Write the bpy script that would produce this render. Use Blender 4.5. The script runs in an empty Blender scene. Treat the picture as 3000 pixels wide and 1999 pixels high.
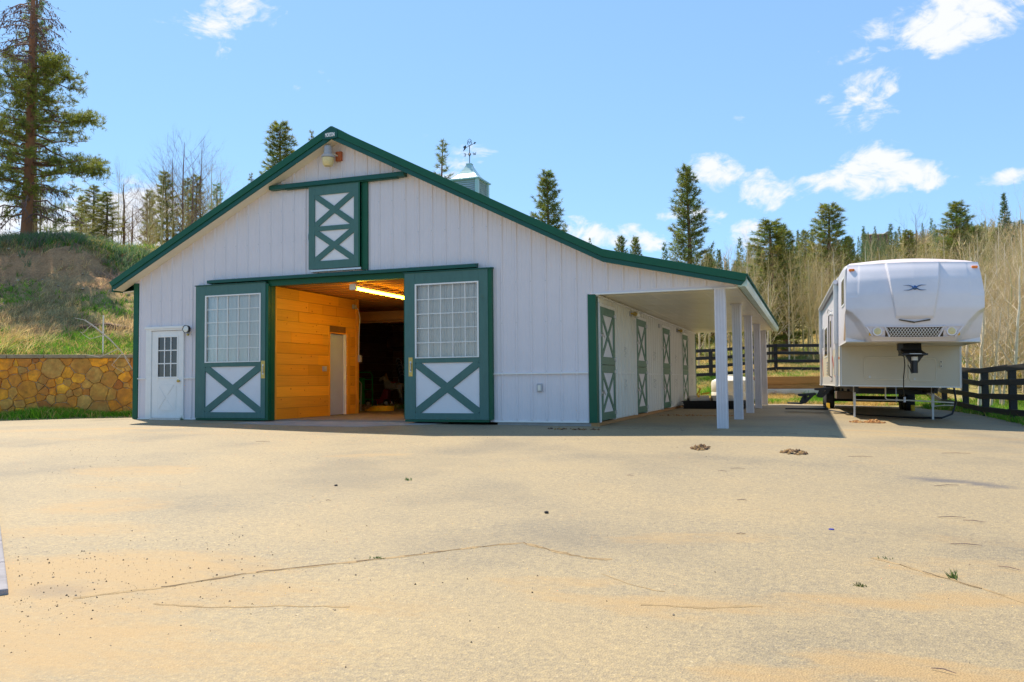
import bpy, math, random
import numpy as np
from mathutils import Vector, Matrix
R = math.radians
S = bpy.context.scene
COL = S.collection

# ------------------------------------------------------------------ camera
def add_camera():
    yaw, pit, rol, F = 0.3499, 0.0492, -0.0099, 2398.7
    cy, sy, cp, sp = math.cos(yaw), math.sin(yaw), math.cos(pit), math.sin(pit)
    f = Vector((-sy*cp, cy*cp, sp)); r0 = Vector((cy, sy, 0)); u0 = r0.cross(f)
    r = math.cos(rol)*r0 + math.sin(rol)*u0; u = -math.sin(rol)*r0 + math.cos(rol)*u0
    M = Matrix((( r.x, u.x, -f.x, 3.8354), (r.y, u.y, -f.y, -15.1132), (r.z, u.z, -f.z, 0.7994), (0, 0, 0, 1)))
    cam = bpy.data.cameras.new('camera'); cam.sensor_width = 36; cam.lens = 36*F/3000
    cam.clip_start = .05; cam.clip_end = 3000
    o = bpy.data.objects.new('camera', cam); COL.objects.link(o); o.matrix_world = M
    S.camera = o
    return r, u, f
CR, CU, CF = add_camera()

# ------------------------------------------------------------------ sky, sun, exposure
SUN = Vector((-.537, .34, 1)).normalized()
EL = math.asin(SUN.z); AZ = math.atan2(SUN.x, SUN.y)
W = bpy.data.worlds.new('World'); S.world = W; W.use_nodes = True
wt = W.node_tree; wn = wt.nodes; wl = wt.links
sky = wn.new('ShaderNodeTexSky'); sky.sky_type = 'NISHITA'; sky.sun_disc = False
sky.sun_elevation = EL; sky.sun_rotation = AZ % (2*math.pi); sky.altitude = 2400; sky.air_density = 1.0; sky.dust_density = .6; sky.ozone_density = 1.0
def mth(op, a, b=None, c=None, nt=wt):
    n = nt.nodes.new('ShaderNodeMath'); n.operation = op
    for i, v in enumerate((a, b, c)):
        if v is None: continue
        if isinstance(v, (int, float)): n.inputs[i].default_value = v
        else: nt.links.new(v, n.inputs[i])
    return n.outputs[0]
def vdot(v, c):
    n = wn.new('ShaderNodeVectorMath'); n.operation = 'DOT_PRODUCT'; wl.new(v, n.inputs[0]); n.inputs[1].default_value = c
    return n.outputs['Value']
tc = wn.new('ShaderNodeTexCoord'); DIR = tc.outputs['Generated']
# clouds: (direction, horizontal and vertical angular half size, tilt, weight) of every cloud bank in this sky
CLOUDS = [
((-.5993,.7004,.3876),.055,.022,.15,1.05),((-.5694,.7161,.4037),.045,.020,.2,1.05),((-.5800,.7080,.4040),.03,.03,.9,.9),((-.5933,.7155,.3687),.014,.014,0,.8),
((.1406,.9186,.3694),.105,.034,.12,1.25),((.1950,.9060,.3760),.11,.040,.1,1.25),((.0615,.9365,.3452),.024,.022,.3,1.0),((.0525,.9498,.3083),.040,.038,-.7,1.1),((.0225,.9369,.3488),.02,.02,0,.7),((.0720,.9470,.3130),.035,.022,.3,1.0),
((-.0908,.9664,.2403),.050,.024,-.25,1.08),((-.0530,.9739,.2207),.050,.026,-.5,1.08),((-.1226,.9739,.1908),.040,.018,-.3,1.0),((-.0646,.9842,.1651),.034,.020,.1,1.0),
((.0624,.9714,.2289),.040,.030,.2,1.1),((.0489,.9751,.2165),.065,.020,-.12,1.08),((.1100,.9690,.2180),.045,.016,-.3,1.1),((.1855,.9615,.2029),.035,.010,.1,1.0),((.1422,.9713,.1905),.03,.008,0,.6),
((-.2390,.9546,.1778),.055,.018,-.1,1.1),((-.1840,.9689,.1657),.035,.012,-.1,1.0),((-.3976,.8813,.2553),.045,.022,.3,.8),((-.4196,.8621,.2840),.02,.010,0,.5),
((-.6994,.6895,.1880),.070,.045,.1,1.4),((-.7770,.6069,.1671),.07,.04,0,1.3),((-.7277,.6642,.1550),.11,.04,0,1.3),((-.5077,.7860,.3528),.02,.012,-.7,.7),((-.5417,.7706,.3356),.012,.008,-.5,1.0),
((-.0736,.9518,.2978),.016,.008,-.4,.7)]
msk = None
for (c, wx, wy, tilt, wgt) in CLOUDS:
    c = Vector(c).normalized(); rr = Vector((c.y, -c.x, 0)).normalized(); uu = rr.cross(c)
    r2 = rr*math.cos(tilt) + uu*math.sin(tilt); u2 = -rr*math.sin(tilt) + uu*math.cos(tilt)
    a = mth('MULTIPLY', vdot(DIR, r2), 1/wx); b = mth('MULTIPLY', vdot(DIR, u2), 1/wy)
    d = mth('ADD', mth('MULTIPLY', a, a), mth('MULTIPLY', b, b))
    d = mth('MULTIPLY', mth('GREATER_THAN', vdot(DIR, c), .5), mth('MAXIMUM', mth('SUBTRACT', 1, mth('MULTIPLY', d, .55)), 0))
    d = mth('MULTIPLY', d, wgt)
    msk = d if msk is None else mth('MAXIMUM', msk, d)
def wnoise(sc, det, ro, off):
    mp = wn.new('ShaderNodeMapping'); mp.inputs['Scale'].default_value = (sc, sc, sc*1.7); mp.inputs['Location'].default_value = off
    wl.new(DIR, mp.inputs[0]); n = wn.new('ShaderNodeTexNoise'); n.inputs['Scale'].default_value = 1; n.inputs['Detail'].default_value = det
    n.inputs['Roughness'].default_value = ro; n.inputs['Distortion'].default_value = .9; wl.new(mp.outputs[0], n.inputs['Vector']); return n.outputs['Fac']
n1 = wnoise(13, 9, .62, (3, 1, 2)); n2 = wnoise(42, 5, .6, (0, 5, 1))
dens = mth('ADD', mth('MULTIPLY', msk, 1.05), mth('ADD', mth('MULTIPLY', n1, 3.4), mth('MULTIPLY', n2, 1.3)))
dens = mth('SUBTRACT', dens, 2.35+.60)
mr = wn.new('ShaderNodeMapRange'); mr.interpolation_type = 'SMOOTHSTEP'; mr.inputs['From Min'].default_value = 0; mr.inputs['From Max'].default_value = .85
wl.new(dens, mr.inputs['Value'])
cov = mth('MULTIPLY', mr.outputs[0], mth('GREATER_THAN', msk, .001))
cov = mth('MULTIPLY', cov, .97)
gam = wn.new('ShaderNodeGamma'); gam.inputs[1].default_value = .5; wl.new(sky.outputs[0], gam.inputs[0])   # flatten the sky's fall-off
lift = wn.new('ShaderNodeMixRGB'); lift.blend_type = 'MULTIPLY'; lift.inputs[0].default_value = 1; lift.inputs[2].default_value = (1.48, 2.14, 2.75, 1)
wl.new(gam.outputs[0], lift.inputs[1])
cm = wn.new('ShaderNodeMixRGB'); wl.new(cov, cm.inputs[0]); wl.new(lift.outputs[0], cm.inputs[1]); cm.inputs[2].default_value = (5.5, 5.6, 5.9, 1)
wl.new(cm.outputs[0], wn['Background'].inputs['Color']); wn['Background'].inputs['Strength'].default_value = .10
sl = bpy.data.lights.new('sun', 'SUN'); sl.energy = 4.0; sl.angle = R(.5); sl.color = (1, .90, .74)
so = bpy.data.objects.new('sun', sl); COL.objects.link(so); so.rotation_euler = SUN.to_track_quat('Z', 'Y').to_euler()
S.view_settings.view_transform = 'Standard'; S.view_settings.look = 'None'; S.view_settings.gamma = 1
S.view_settings.exposure = .85
S.render.engine = 'CYCLES'; S.cycles.max_bounces = 7; S.cycles.transparent_max_bounces = 12
S.cycles.use_denoising = True

# ------------------------------------------------------------------ lay of the land
def seg_dist(px, py, poly):
    best = np.full(np.shape(px), 1e9)
    for (ax, ay), (bx, by) in zip(poly, poly[1:]+poly[:1]):
        dx, dy = bx-ax, by-ay; t = np.clip(((px-ax)*dx+(py-ay)*dy)/(dx*dx+dy*dy), 0, 1)
        best = np.minimum(best, np.hypot(px-ax-t*dx, py-ay-t*dy))
    return best
def seg_near(px, py, poly):
    best = np.full(np.shape(px), 1e9); qx = np.array(px, float); qy = np.array(py, float)
    for (ax, ay), (bx, by) in zip(poly, poly[1:]+poly[:1]):
        dx, dy = bx-ax, by-ay; t = np.clip(((px-ax)*dx+(py-ay)*dy)/(dx*dx+dy*dy), 0, 1)
        d = np.hypot(px-ax-t*dx, py-ay-t*dy); m = d < best
        best = np.where(m, d, best); qx = np.where(m, ax+t*dx, qx); qy = np.where(m, ay+t*dy, qy)
    return qx, qy
def inside(px, py, poly):
    c = np.zeros(np.shape(px), bool)
    for (ax, ay), (bx, by) in zip(poly, poly[1:]+poly[:1]):
        if ay == by: continue
        c ^= ((ay > py) != (by > py)) & (px < (bx-ax)*(py-ay)/(by-ay)+ax)
    return c
PAVE = [(-40,-40),(-30,-10),(-19,-3.4),(-14.5,-.95),(-13.8,-.45),(-12,.72),(-11.3,1.2),(-11.1,.3),(-.15,.25),(-.15,14.9),(2.3,15.0),
        (4.6,15.5),(6.6,14.4),(7.7,12.2),(8.0,9),(8.0,5.5),(7.9,3),(9.2,0),(14,-6),(40,-40)]
YARD = PAVE[:7] + [(-11.3,15.0),(2.3,15.0)] + PAVE[11:]
def G(x, y):
    x = np.asarray(x, float); y = np.asarray(y, float)
    g = -.006*np.clip(x+11, 0, 30) - .02*np.clip(x-3.5, 0, 10)
    return g + .025*np.clip(y, -3, 0) + .04*np.clip(y+3, -16, 0)
WDX, WDY = .848, .530
def wall_n(x, y): return -WDY*(x+14.76) + WDX*(y+.1)
def H(x, y):
    x = np.asarray(x, float); y = np.asarray(y, float)
    d = seg_dist(x, y, YARD); ins = inside(x, y, YARD); sd = np.where(ins, -d, d)
    z = G(x, y) - .05 + .09*np.clip(sd/.35+.2, 0, 1)
    wob = .12*np.sin(x*.9+y*.5)+.10*np.sin(x*.37-y*.8+1)+.05*np.sin(x*2.3+y*1.7)
    r = np.hypot(x-3.84, y+15.11); az = np.degrees(np.arctan2(x-3.84, y+15.11))
    far = 300*np.interp(az, [-60, -28, -14, -7.4, -.5, 4, 12, 25], [.07, .075, .085, .098, .122, .133, .140, .135])
    b = np.interp(r, [0, 20, 30.6, 34.6, 38, 46, 56, 75], [-.2, -.2, -.2, .78, 1.05, 1.7, 2.6, 5.2])
    t = np.clip((r-75)/225, 0, 1)
    b = np.where(r > 75, 5.2 + (far-5.2)*(t*.55+.45*t*t*(3-2*t)), b)
    b = b + np.where(r > 34, wob*np.clip((r-34)/20, 0, 3), 0)
    b = np.where(y > -4, b, -1)
    b = np.where((x > -11.5) & (sd <= 0), -1, b)
    b = np.where(x < -11.5, np.where(y > 16, b, -1), b)
    gx = np.clip((x-8.0)/6, 0, 1); z = np.where((y > -30) & (x > 8), z + .16*gx, z)
    n = np.minimum(wall_n(x, y), -11.75-x+np.where(y < 1.5, 50, 0))
    e = np.interp(n, [0, .04, .16, .5, 2, 4.5, 6.5, 7.4, 8.1, 8.7, 10, 14, 30, 60], [-1, -.2, 1.5, 1.56, 1.95, 2.95, 3.85, 4.3, 5.2, 5.6, 6.05, 6.25, 6.4, 7])
    uu_ = WDX*(x+14.76)+WDY*(y+.1); e = e + .13*np.clip(uu_+3, -4, 5)*np.clip((n-4)/4, 0, 1)
    e = e + (.07*np.sin(6.3*x+2.1*y)*np.sin(4.1*y-1.7*x)+.05*np.sin(11*x-7*y))*np.clip((n-4)/2, 0, 1)*np.clip((9.5-n)/1, 0, 1)
    e = np.where(n > .6, e + wob*.55*np.clip(n/4, 0, 1) + .05*np.sin(5*x)*np.sin(4*y)*(n > 1), e)
    e = np.where((n > 0) & (x < -8.0), e, -5)
    zz = np.maximum(np.maximum(z, e), b)
    return zz

# ------------------------------------------------------------------ tagging and mesh helpers
def tag(o, label=None, cat=None, group=None, kind=None):
    if label: o['label'] = label
    if cat: o['category'] = cat
    if group: o['group'] = group
    if kind: o['kind'] = kind
    return o
def thing(name, label, cat, loc=(0, 0, 0), rz=0, group=None):
    o = bpy.data.objects.new(name, None); COL.objects.link(o); o.location = loc; o.rotation_euler = (0, 0, rz); o.empty_display_size = .2
    return tag(o, label, cat, group)
def link(name, me, mat=None, parent=None, smooth=False):
    o = bpy.data.objects.new(name, me); COL.objects.link(o)
    if mat and not len(me.materials): me.materials.append(mat)
    if parent: o.parent = parent
    if smooth: me.polygons.foreach_set('use_smooth', [True]*len(me.polygons))
    return o
def copy_tree(o, parent=None):
    c = o.copy(); COL.objects.link(c); c.parent = parent
    for ch in o.children: copy_tree(ch, c)
    return c
class MB:
    def __init__(s): s.v = []; s.f = []; s.c = None
    def poly(s, pts):
        n = len(s.v); s.v += [tuple(p) for p in pts]; s.f.append(tuple(range(n, n+len(pts)))); return s
    def box(s, x0, x1, y0, y1, z0, z1, M=None):
        n = len(s.v); p = [(x0,y0,z0),(x1,y0,z0),(x1,y1,z0),(x0,y1,z0),(x0,y0,z1),(x1,y0,z1),(x1,y1,z1),(x0,y1,z1)]
        if M is not None: p = [tuple(M @ Vector(q)) for q in p]
        s.v += p; s.f += [tuple(n+i for i in f) for f in ((0,3,2,1),(4,5,6,7),(0,1,5,4),(1,2,6,5),(2,3,7,6),(3,0,4,7))]; return s
    def prism(s, pts, d):                       # planar polygon pushed along vector d
        n = len(s.v); k = len(pts); d = Vector(d); s.v += [tuple(p) for p in pts] + [tuple(Vector(p)+d) for p in pts]
        s.f.append(tuple(range(n, n+k))[::-1]); s.f.append(tuple(range(n+k, n+2*k)))
        for i in range(k): j = (i+1) % k; s.f.append((n+i, n+j, n+k+j, n+k+i))
        return s
    def xz(s, pts, y0, y1): return s.prism([(x, y1, z) for x, z in pts], (0, y0-y1, 0))
    def yz(s, pts, x0, x1): return s.prism([(x0, y, z) for y, z in pts], (x1-x0, 0, 0))
    def xy(s, pts, z0, z1): return s.prism([(x, y, z0) for x, y in pts], (0, 0, z1-z0))
    def bar(s, a, b, w, h, up=(0, 0, 1)):       # rectangular bar from a to b
        a, b = Vector(a), Vector(b); d = (b-a).normalized(); u = Vector(up)
        if abs(d.dot(u)) > .98: u = Vector((0, 1, 0))
        r = d.cross(u).normalized()*w/2; u = r.cross(d).normalized()*h/2
        return s.prism([a-r-u, a+r-u, a+r+u, a-r+u], b-a)
    def tube(s, pts, rad, k=8, caps=True):
        pts = [Vector(p) for p in pts]; rad = rad if isinstance(rad, (list, tuple)) else [rad]*len(pts); n0 = len(s.v); m = len(pts)
        pu = None
        for i, p in enumerate(pts):
            d = (pts[min(i+1, m-1)]-pts[max(i-1, 0)]).normalized()
            u = pu if pu is not None else (Vector((0, 0, 1)) if abs(d.z) < .9 else Vector((1, 0, 0)))
            r = d.cross(u); r = r.normalized() if r.length > 1e-6 else Vector((1, 0, 0)); u = r.cross(d).normalized(); pu = u
            for j in range(k):
                a = 2*math.pi*j/k; s.v.append(tuple(p+rad[i]*(math.cos(a)*r+math.sin(a)*u)))
        for i in range(m-1):
            for j in range(k):
                a = n0+i*k+j; b = n0+i*k+(j+1) % k; s.f.append((a, b, b+k, a+k))
        if caps: s.f.append(tuple(range(n0, n0+k))[::-1]); s.f.append(tuple(range(n0+(m-1)*k, n0+m*k)))
        return s
    def lathe(s, prof, c=(0, 0, 0), k=24, axis='z'):     # prof: (r, h)
        n0 = len(s.v); c = Vector(c)
        for r, h in prof:
            for j in range(k):
                a = 2*math.pi*j/k; x, y = r*math.cos(a), r*math.sin(a)
                s.v.append(tuple(c+Vector({'z': (x, y, h), 'y': (x, h, -y), 'x': (h, x, y)}[axis])))
        for i in range(len(prof)-1):
            for j in range(k):
                a = n0+i*k+j; b = n0+i*k+(j+1) % k; s.f.append((a, b, b+k, a+k))
        s.f.append(tuple(range(n0, n0+k))[::-1]); s.f.append(tuple(range(n0+(len(prof)-1)*k, n0+len(prof)*k))); return s
    def build(s, name, mat, parent=None, smooth=False, bevel=0, label=None, recalc=True):
        me = bpy.data.meshes.new(name); me.from_pydata(s.v, [], s.f); me.update()
        if recalc:
            import bmesh
            bm = bmesh.new(); bm.from_mesh(me); bmesh.ops.recalc_face_normals(bm, faces=bm.faces); bm.to_mesh(me); bm.free()
        o = link(name, me, mat, parent, smooth)
        if smooth:
            try: me.set_sharp_from_angle(angle=R(40))
            except Exception: pass
        if bevel:
            b = o.modifiers.new('bevel', 'BEVEL'); b.width = bevel; b.segments = 2; b.limit_method = 'ANGLE'
        if label: o['label'] = label
        return o
def npmesh(name, V, F, col=None, smooth=False):
    V = np.asarray(V, np.float32).reshape(-1, 3); F = np.asarray(F, np.int32); k = F.shape[1]
    me = bpy.data.meshes.new(name); me.vertices.add(len(V)); me.vertices.foreach_set('co', V.ravel())
    me.loops.add(F.size); me.loops.foreach_set('vertex_index', F.ravel()); me.polygons.add(len(F))
    me.polygons.foreach_set('loop_start', np.arange(0, F.size, k, dtype=np.int32))
    try: me.polygons.foreach_set('loop_total', np.full(len(F), k, np.int32))
    except Exception: pass
    if col is not None:
        a = me.color_attributes.new('Col', 'FLOAT_COLOR', 'POINT'); c = np.ones((len(V), 4), np.float32); c[:, :3] = col; a.data.foreach_set('color', c.ravel())
    me.update(calc_edges=True); me.validate()
    if not smooth: me.polygons.foreach_set('use_smooth', np.zeros(len(me.polygons), bool))
    else: me.polygons.foreach_set('use_smooth', np.ones(len(F), bool))
    return me

# ------------------------------------------------------------------ materials
def mat(name, col, rough=.6, metal=0, spec=.5, noise=None, bump=None, attr=False, coat=0, trans=0, emit=None):
    m = bpy.data.materials.new(name); m.use_nodes = True; nt = m.node_tree; N = nt.nodes; L = nt.links; p = N['Principled BSDF']
    p.inputs['Base Color'].default_value = (*col, 1); p.inputs['Roughness'].default_value = rough; p.inputs['Metallic'].default_value = metal
    p.inputs['Specular IOR Level'].default_value = spec; p.inputs['Coat Weight'].default_value = coat; p.inputs['Transmission Weight'].default_value = trans
    if emit: p.inputs['Emission Color'].default_value = (*emit[:3], 1); p.inputs['Emission Strength'].default_value = emit[3]
    src = None
    if attr:
        a = N.new('ShaderNodeVertexColor'); a.layer_name = 'Col'; src = a.outputs[0]; L.new(src, p.inputs['Base Color'])
    if noise:                                   # (scale, amount, detail[, stretch])
        g = N.new('ShaderNodeTexCoord'); mp = N.new('ShaderNodeMapping'); L.new(g.outputs['Object'], mp.inputs[0])
        if len(noise) > 3: mp.inputs['Scale'].default_value = noise[3]
        n = N.new('ShaderNodeTexNoise'); n.inputs['Scale'].default_value = noise[0]; n.inputs['Detail'].default_value = noise[2]; n.inputs['Roughness'].default_value = .65
        L.new(mp.outputs[0], n.inputs['Vector']); r = N.new('ShaderNodeMapRange'); r.inputs['From Min'].default_value = .3; r.inputs['From Max'].default_value = .7
        r.inputs['To Min'].default_value = 1-noise[1]; r.inputs['To Max'].default_value = 1+noise[1]*.6; L.new(n.outputs['Fac'], r.inputs['Value'])
        x = N.new('ShaderNodeMixRGB'); x.blend_type = 'MULTIPLY'; x.inputs[0].default_value = 1; L.new(r.outputs[0], x.inputs[2])
        if src: L.new(src, x.inputs[1])
        else: x.inputs[1].default_value = (*col, 1)
        L.new(x.outputs[0], p.inputs['Base Color'])
        if bump:
            b = N.new('ShaderNodeBump'); b.inputs['Strength'].default_value = bump[0]; b.inputs['Distance'].default_value = bump[1]
            n2 = N.new('ShaderNodeTexNoise'); n2.inputs['Scale'].default_value = bump[2]; n2.inputs['Detail'].default_value = 4; L.new(mp.outputs[0], n2.inputs['Vector'])
            L.new(n2.outputs['Fac'], b.inputs['Height']); L.new(b.outputs[0], p.inputs['Normal'])
    return m
M = {}
M['white'] = mat('painted_siding', (.695, .65, .675), .38, noise=(1.6, .035, 5), bump=(.10, .0015, 3))
M['whitebounce'] = mat('siding_bounce_tint', (.74, .72, .65), .38, noise=(1.6, .04, 5))  # same siding, with the cream tint of bounced light put into its colour
M['trimwhite'] = mat('white_trim', (.80, .79, .76), .45, noise=(5, .05, 4))
M['cream'] = mat('cream_soffit', (.80, .75, .62), .5, noise=(4, .05, 4))
M['post'] = mat('white_post', (.67, .65, .68), .45, noise=(4, .06, 5))
M['ceil'] = mat('porch_ceiling', (.90, .83, .66), .3, noise=(2, .04, 3, (1, .2, 1)))
M['green'] = mat('green_metal_trim', (.006, .095, .048), .42, spec=.3, noise=(3, .12, 5))
M['green2'] = mat('green_fascia', (.008, .085, .068), .42, spec=.3, noise=(3, .10, 5))
M['gdoor'] = mat('green_painted_wood', (.055, .150, .130), .5, noise=(9, .14, 6, (1, 1, .3)), bump=(.15, .004, 60))
M['gstall'] = mat('green_stall_door', (.07, .19, .13), .45, noise=(9, .12, 5))
M['panel'] = mat('white_door_panel', (.74, .73, .75), .5, noise=(3, .04, 5))
M['roof'] = mat('green_metal_roof', (.02, .15, .10), .35, noise=(.8, .1, 4))
M['gutter'] = mat('pale_gutter', (.50, .66, .60), .35, spec=.6, noise=(2, .15, 4))
M['brass'] = mat('worn_brass', (.55, .40, .12), .4, .7, noise=(30, .2, 3))
M['steel'] = mat('galvanised_steel', (.55, .55, .55), .35, .8, noise=(30, .15, 3))
M['chrome'] = mat('chrome', (.7, .72, .75), .12, 1)
M['black'] = mat('black_painted_metal', (.012, .013, .016), .45, noise=(12, .2, 4))
M['rubber'] = mat('black_rubber', (.018, .018, .019), .8, noise=(14, .3, 4))
M['fence'] = mat('black_stained_timber', (.016, .015, .016), .6, noise=(7, .35, 6, (1, 1, 6)), bump=(.4, .01, 30))
M['concrete'] = mat('concrete', (.33, .32, .31), .85, noise=(3, .2, 8), bump=(.2, .004, 60))
M['pineboard'] = mat('pine_boards', (.5, .25, .05), .55, attr=True, noise=(2.2, .14, 6, (6, .5, 26)), bump=(.1, .002, 40))
M['darkwood'] = mat('dark_brown_wood', (.20, .10, .035), .7, noise=(3, .3, 6))  # plain dark brown wood for backing, shelf and crate
M['lumber'] = mat('old_lumber', (.42, .22, .08), .7, noise=(3, .3, 6, (1, 9, 9)))
M['greydoor'] = mat('grey_inner_door', (.46, .54, .85), .45, noise=(2, .06, 3))
M['orange'] = mat('orange_reflector', (.9, .22, .01), .25, spec=.7)
M['yellow'] = mat('yellow_plastic', (.75, .42, .01), .45, noise=(12, .2, 3))
M['red'] = mat('red_paint', (.42, .02, .015), .45, noise=(8, .2, 3))
M['cartgreen'] = mat('green_cart_paint', (.01, .22, .04), .4)
M['poly'] = mat('white_tank_plastic', (.74, .71, .62), .4, noise=(2, .05, 3))
M['greyplastic'] = mat('grey_plastic', (.42, .42, .44), .5, noise=(8, .15, 3))
M['fibre'] = mat('white_gelcoat', (.76, .72, .76), .30, spec=.5, coat=.12, noise=(1.6, .06, 6))
M['fibre2'] = mat('cream_gelcoat', (.64, .58, .45), .35, noise=(1.5, .04, 4))
M['rvroof'] = mat('trailer_roof_membrane', (.62, .54, .54), .6, noise=(4, .06, 4))
M['glassdark'] = mat('dark_window_glass', (.045, .028, .02), .08, spec=.8)
M['amberlens'] = mat('yellow_lamp_lens', (.72, .60, .30), .3, noise=(40, .1, 2))
M['clearlens'] = mat('clear_lamp_lens', (.72, .72, .66), .15, spec=.7)
M['rust'] = mat('rust_red_plate', (.45, .10, .02), .6, noise=(20, .25, 4))
M['tube'] = mat('lit_fluorescent_tube', (1, .8, .3), .5, emit=(1, .62, .03, 20))
M['letter'] = mat('white_lettering', (.85, .86, .88), .5)
M['barkred'] = mat('pine_bark', (.23, .095, .045), .9, noise=(5, .35, 6, (1, 1, .35)), bump=(.9, .03, 14))
M['barkgrey'] = mat('grey_bark', (.16, .12, .10), .9, noise=(6, .35, 6, (1, 1, .35)), bump=(.7, .02, 16))
M['deadtwig'] = mat('dead_branch', (.20, .13, .115), .9)
M['aspenbark'] = mat('aspen_bark', (.50, .42, .31), .8, attr=True, noise=(4, .3, 6, (1, 1, .5)))
M['leaf'] = mat('needles', (.1, .15, .03), .6, spec=.25, attr=True)
M['grassm'] = mat('grass_blades', (.1, .2, .03), .6, spec=.25, attr=True)
def leafy(m, f):
    nt = m.node_tree; p = nt.nodes['Principled BSDF']; t = nt.nodes.new('ShaderNodeBsdfTranslucent'); a = nt.nodes.new('ShaderNodeVertexColor'); a.layer_name = 'Col'
    nt.links.new(a.outputs[0], t.inputs[0]); x = nt.nodes.new('ShaderNodeMixShader'); x.inputs[0].default_value = f
    nt.links.new(p.outputs[0], x.inputs[1]); nt.links.new(t.outputs[0], x.inputs[2]); nt.links.new(x.outputs[0], nt.nodes['Material Output'].inputs[0])
leafy(M['leaf'], .35); leafy(M['grassm'], .4)
def glassy(name, tint, gloss=.12):
    m = bpy.data.materials.new(name); m.use_nodes = True; nt = m.node_tree; N = nt.nodes; L = nt.links
    t = N.new('ShaderNodeBsdfTransparent'); t.inputs[0].default_value = (*tint, 1); g = N.new('ShaderNodeBsdfGlossy'); g.inputs['Roughness'].default_value = .03
    fr = N.new('ShaderNodeFresnel'); fr.inputs[0].default_value = 1.5
    a = N.new('ShaderNodeMath'); a.operation = 'ADD'; a.inputs[1].default_value = gloss; L.new(fr.outputs[0], a.inputs[0])
    x = N.new('ShaderNodeMixShader'); L.new(a.outputs[0], x.inputs[0]); L.new(t.outputs[0], x.inputs[1]); L.new(g.outputs[0], x.inputs[2])
    L.new(x.outputs[0], N['Material Output'].inputs[0]); return m
M['pane'] = glassy('window_pane', (.99, 1.0, .97), .0)

# asphalt: grey-tan aggregate with wind-blown sand where attribute Col.r says it lies, damp stain in Col.g
m = M['asphalt'] = mat('dusty_asphalt', (.3, .27, .22), .72, spec=.55); nt = m.node_tree; N = nt.nodes; L = nt.links; P = N['Principled BSDF']
g = N.new('ShaderNodeTexCoord').outputs['Object']
def tex(sc, det, ro=.6, kind='ShaderNodeTexNoise', stretch=None):
    v = g
    if stretch: q = N.new('ShaderNodeMapping'); q.inputs['Scale'].default_value = stretch; L.new(g, q.inputs[0]); v = q.outputs[0]
    n = N.new(kind); n.inputs['Scale'].default_value = sc; L.new(v, n.inputs['Vector'])
    if kind == 'ShaderNodeTexNoise': n.inputs['Detail'].default_value = det; n.inputs['Roughness'].default_value = ro
    return n
def ramp(v, stops):
    r = N.new('ShaderNodeValToRGB'); L.new(v, r.inputs[0]); e = r.color_ramp.elements
    while len(e) < len(stops): e.new(.5)
    for i, (p, c) in enumerate(stops): e[i].position = p; e[i].color = (*c, 1) if len(c) == 3 else c
    return r.outputs[0]
def mixc(f, a, b, mode='MIX'):
    x = N.new('ShaderNodeMixRGB'); x.blend_type = mode
    for i, v in enumerate((f, a, b)):
        if isinstance(v, (int, float)): x.inputs[i].default_value = v
        elif isinstance(v, tuple): x.inputs[i].default_value = (*v, 1)
        else: L.new(v, x.inputs[i])
    return x.outputs[0]
vor = tex(95, 0, kind='ShaderNodeTexVoronoi'); fine = tex(60, 3); mid = tex(1.1, 8, .68, stretch=(.55, 1, 1)); big = tex(.35, 5, .6)
stone = ramp(vor.outputs['Color'], [(0, (.11, .10, .09)), (.3, (.25, .215, .16)), (.6, (.33, .275, .175)), (.85, (.44, .35, .19)), (1, (.66, .58, .42))])
dust = ramp(mid.outputs['Fac'], [(.30, (0, 0, 0)), (.72, (1, 1, 1))])
c1 = mixc(.40, stone, (.315, .248, .165)); gr2 = tex(24, 4, .75); c1 = mixc(1, c1, ramp(gr2.outputs['Fac'], [(.30, (.66, .67, .74)), (.5, (1, 1, 1)), (.70, (1.28, 1.24, 1.14))]), 'MULTIPLY')
c2 = mixc(mth('MULTIPLY', dust, .5, nt=nt), c1, (.395, .30, .168))
dk = ramp(big.outputs['Fac'], [(.36, (.74, .76, .84)), (.48, (.97, .97, .99)), (.64, (1.09, 1.06, 1.02))]); c2 = mixc(1, c2, dk, 'MULTIPLY')
at = N.new('ShaderNodeVertexColor'); at.layer_name = 'Col'; sp = N.new('ShaderNodeSeparateColor'); L.new(at.outputs[0], sp.inputs[0])
fn2 = tex(6, 10, .78, stretch=(.45, 1.2, 1))
sm = mth('SUBTRACT', mth('ADD', mth('MULTIPLY', sp.outputs[0], 1.25, nt=nt), mth('MULTIPLY', fn2.outputs['Fac'], 2.0, nt=nt), nt=nt), 1.42, nt=nt)
mrn = N.new('ShaderNodeMapRange'); mrn.interpolation_type = 'SMOOTHSTEP'; mrn.inputs['From Max'].default_value = .9; L.new(sm, mrn.inputs['Value'])
sm2 = mth('MULTIPLY', mrn.outputs[0], mth('MINIMUM', mth('MULTIPLY', sp.outputs[0], 3, nt=nt), .75, nt=nt), nt=nt)
sandc = mixc(fine.outputs['Fac'], (.48, .32, .14), (.36, .225, .095)); c3 = mixc(sm2, c2, sandc)
wet = mth('MULTIPLY', sp.outputs[1], .75, nt=nt); c4 = mixc(wet, c3, (.09, .085, .105)); c4 = mixc(1, c4, (.90, .875, .78), 'MULTIPLY'); L.new(c4, P.inputs['Base Color'])
bp = N.new('ShaderNodeBump'); bp.inputs['Strength'].default_value = .5; bp.inputs['Distance'].default_value = .006; L.new(vor.outputs['Distance'], bp.inputs['Height']); L.new(bp.outputs[0], P.inputs['Normal'])

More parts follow.
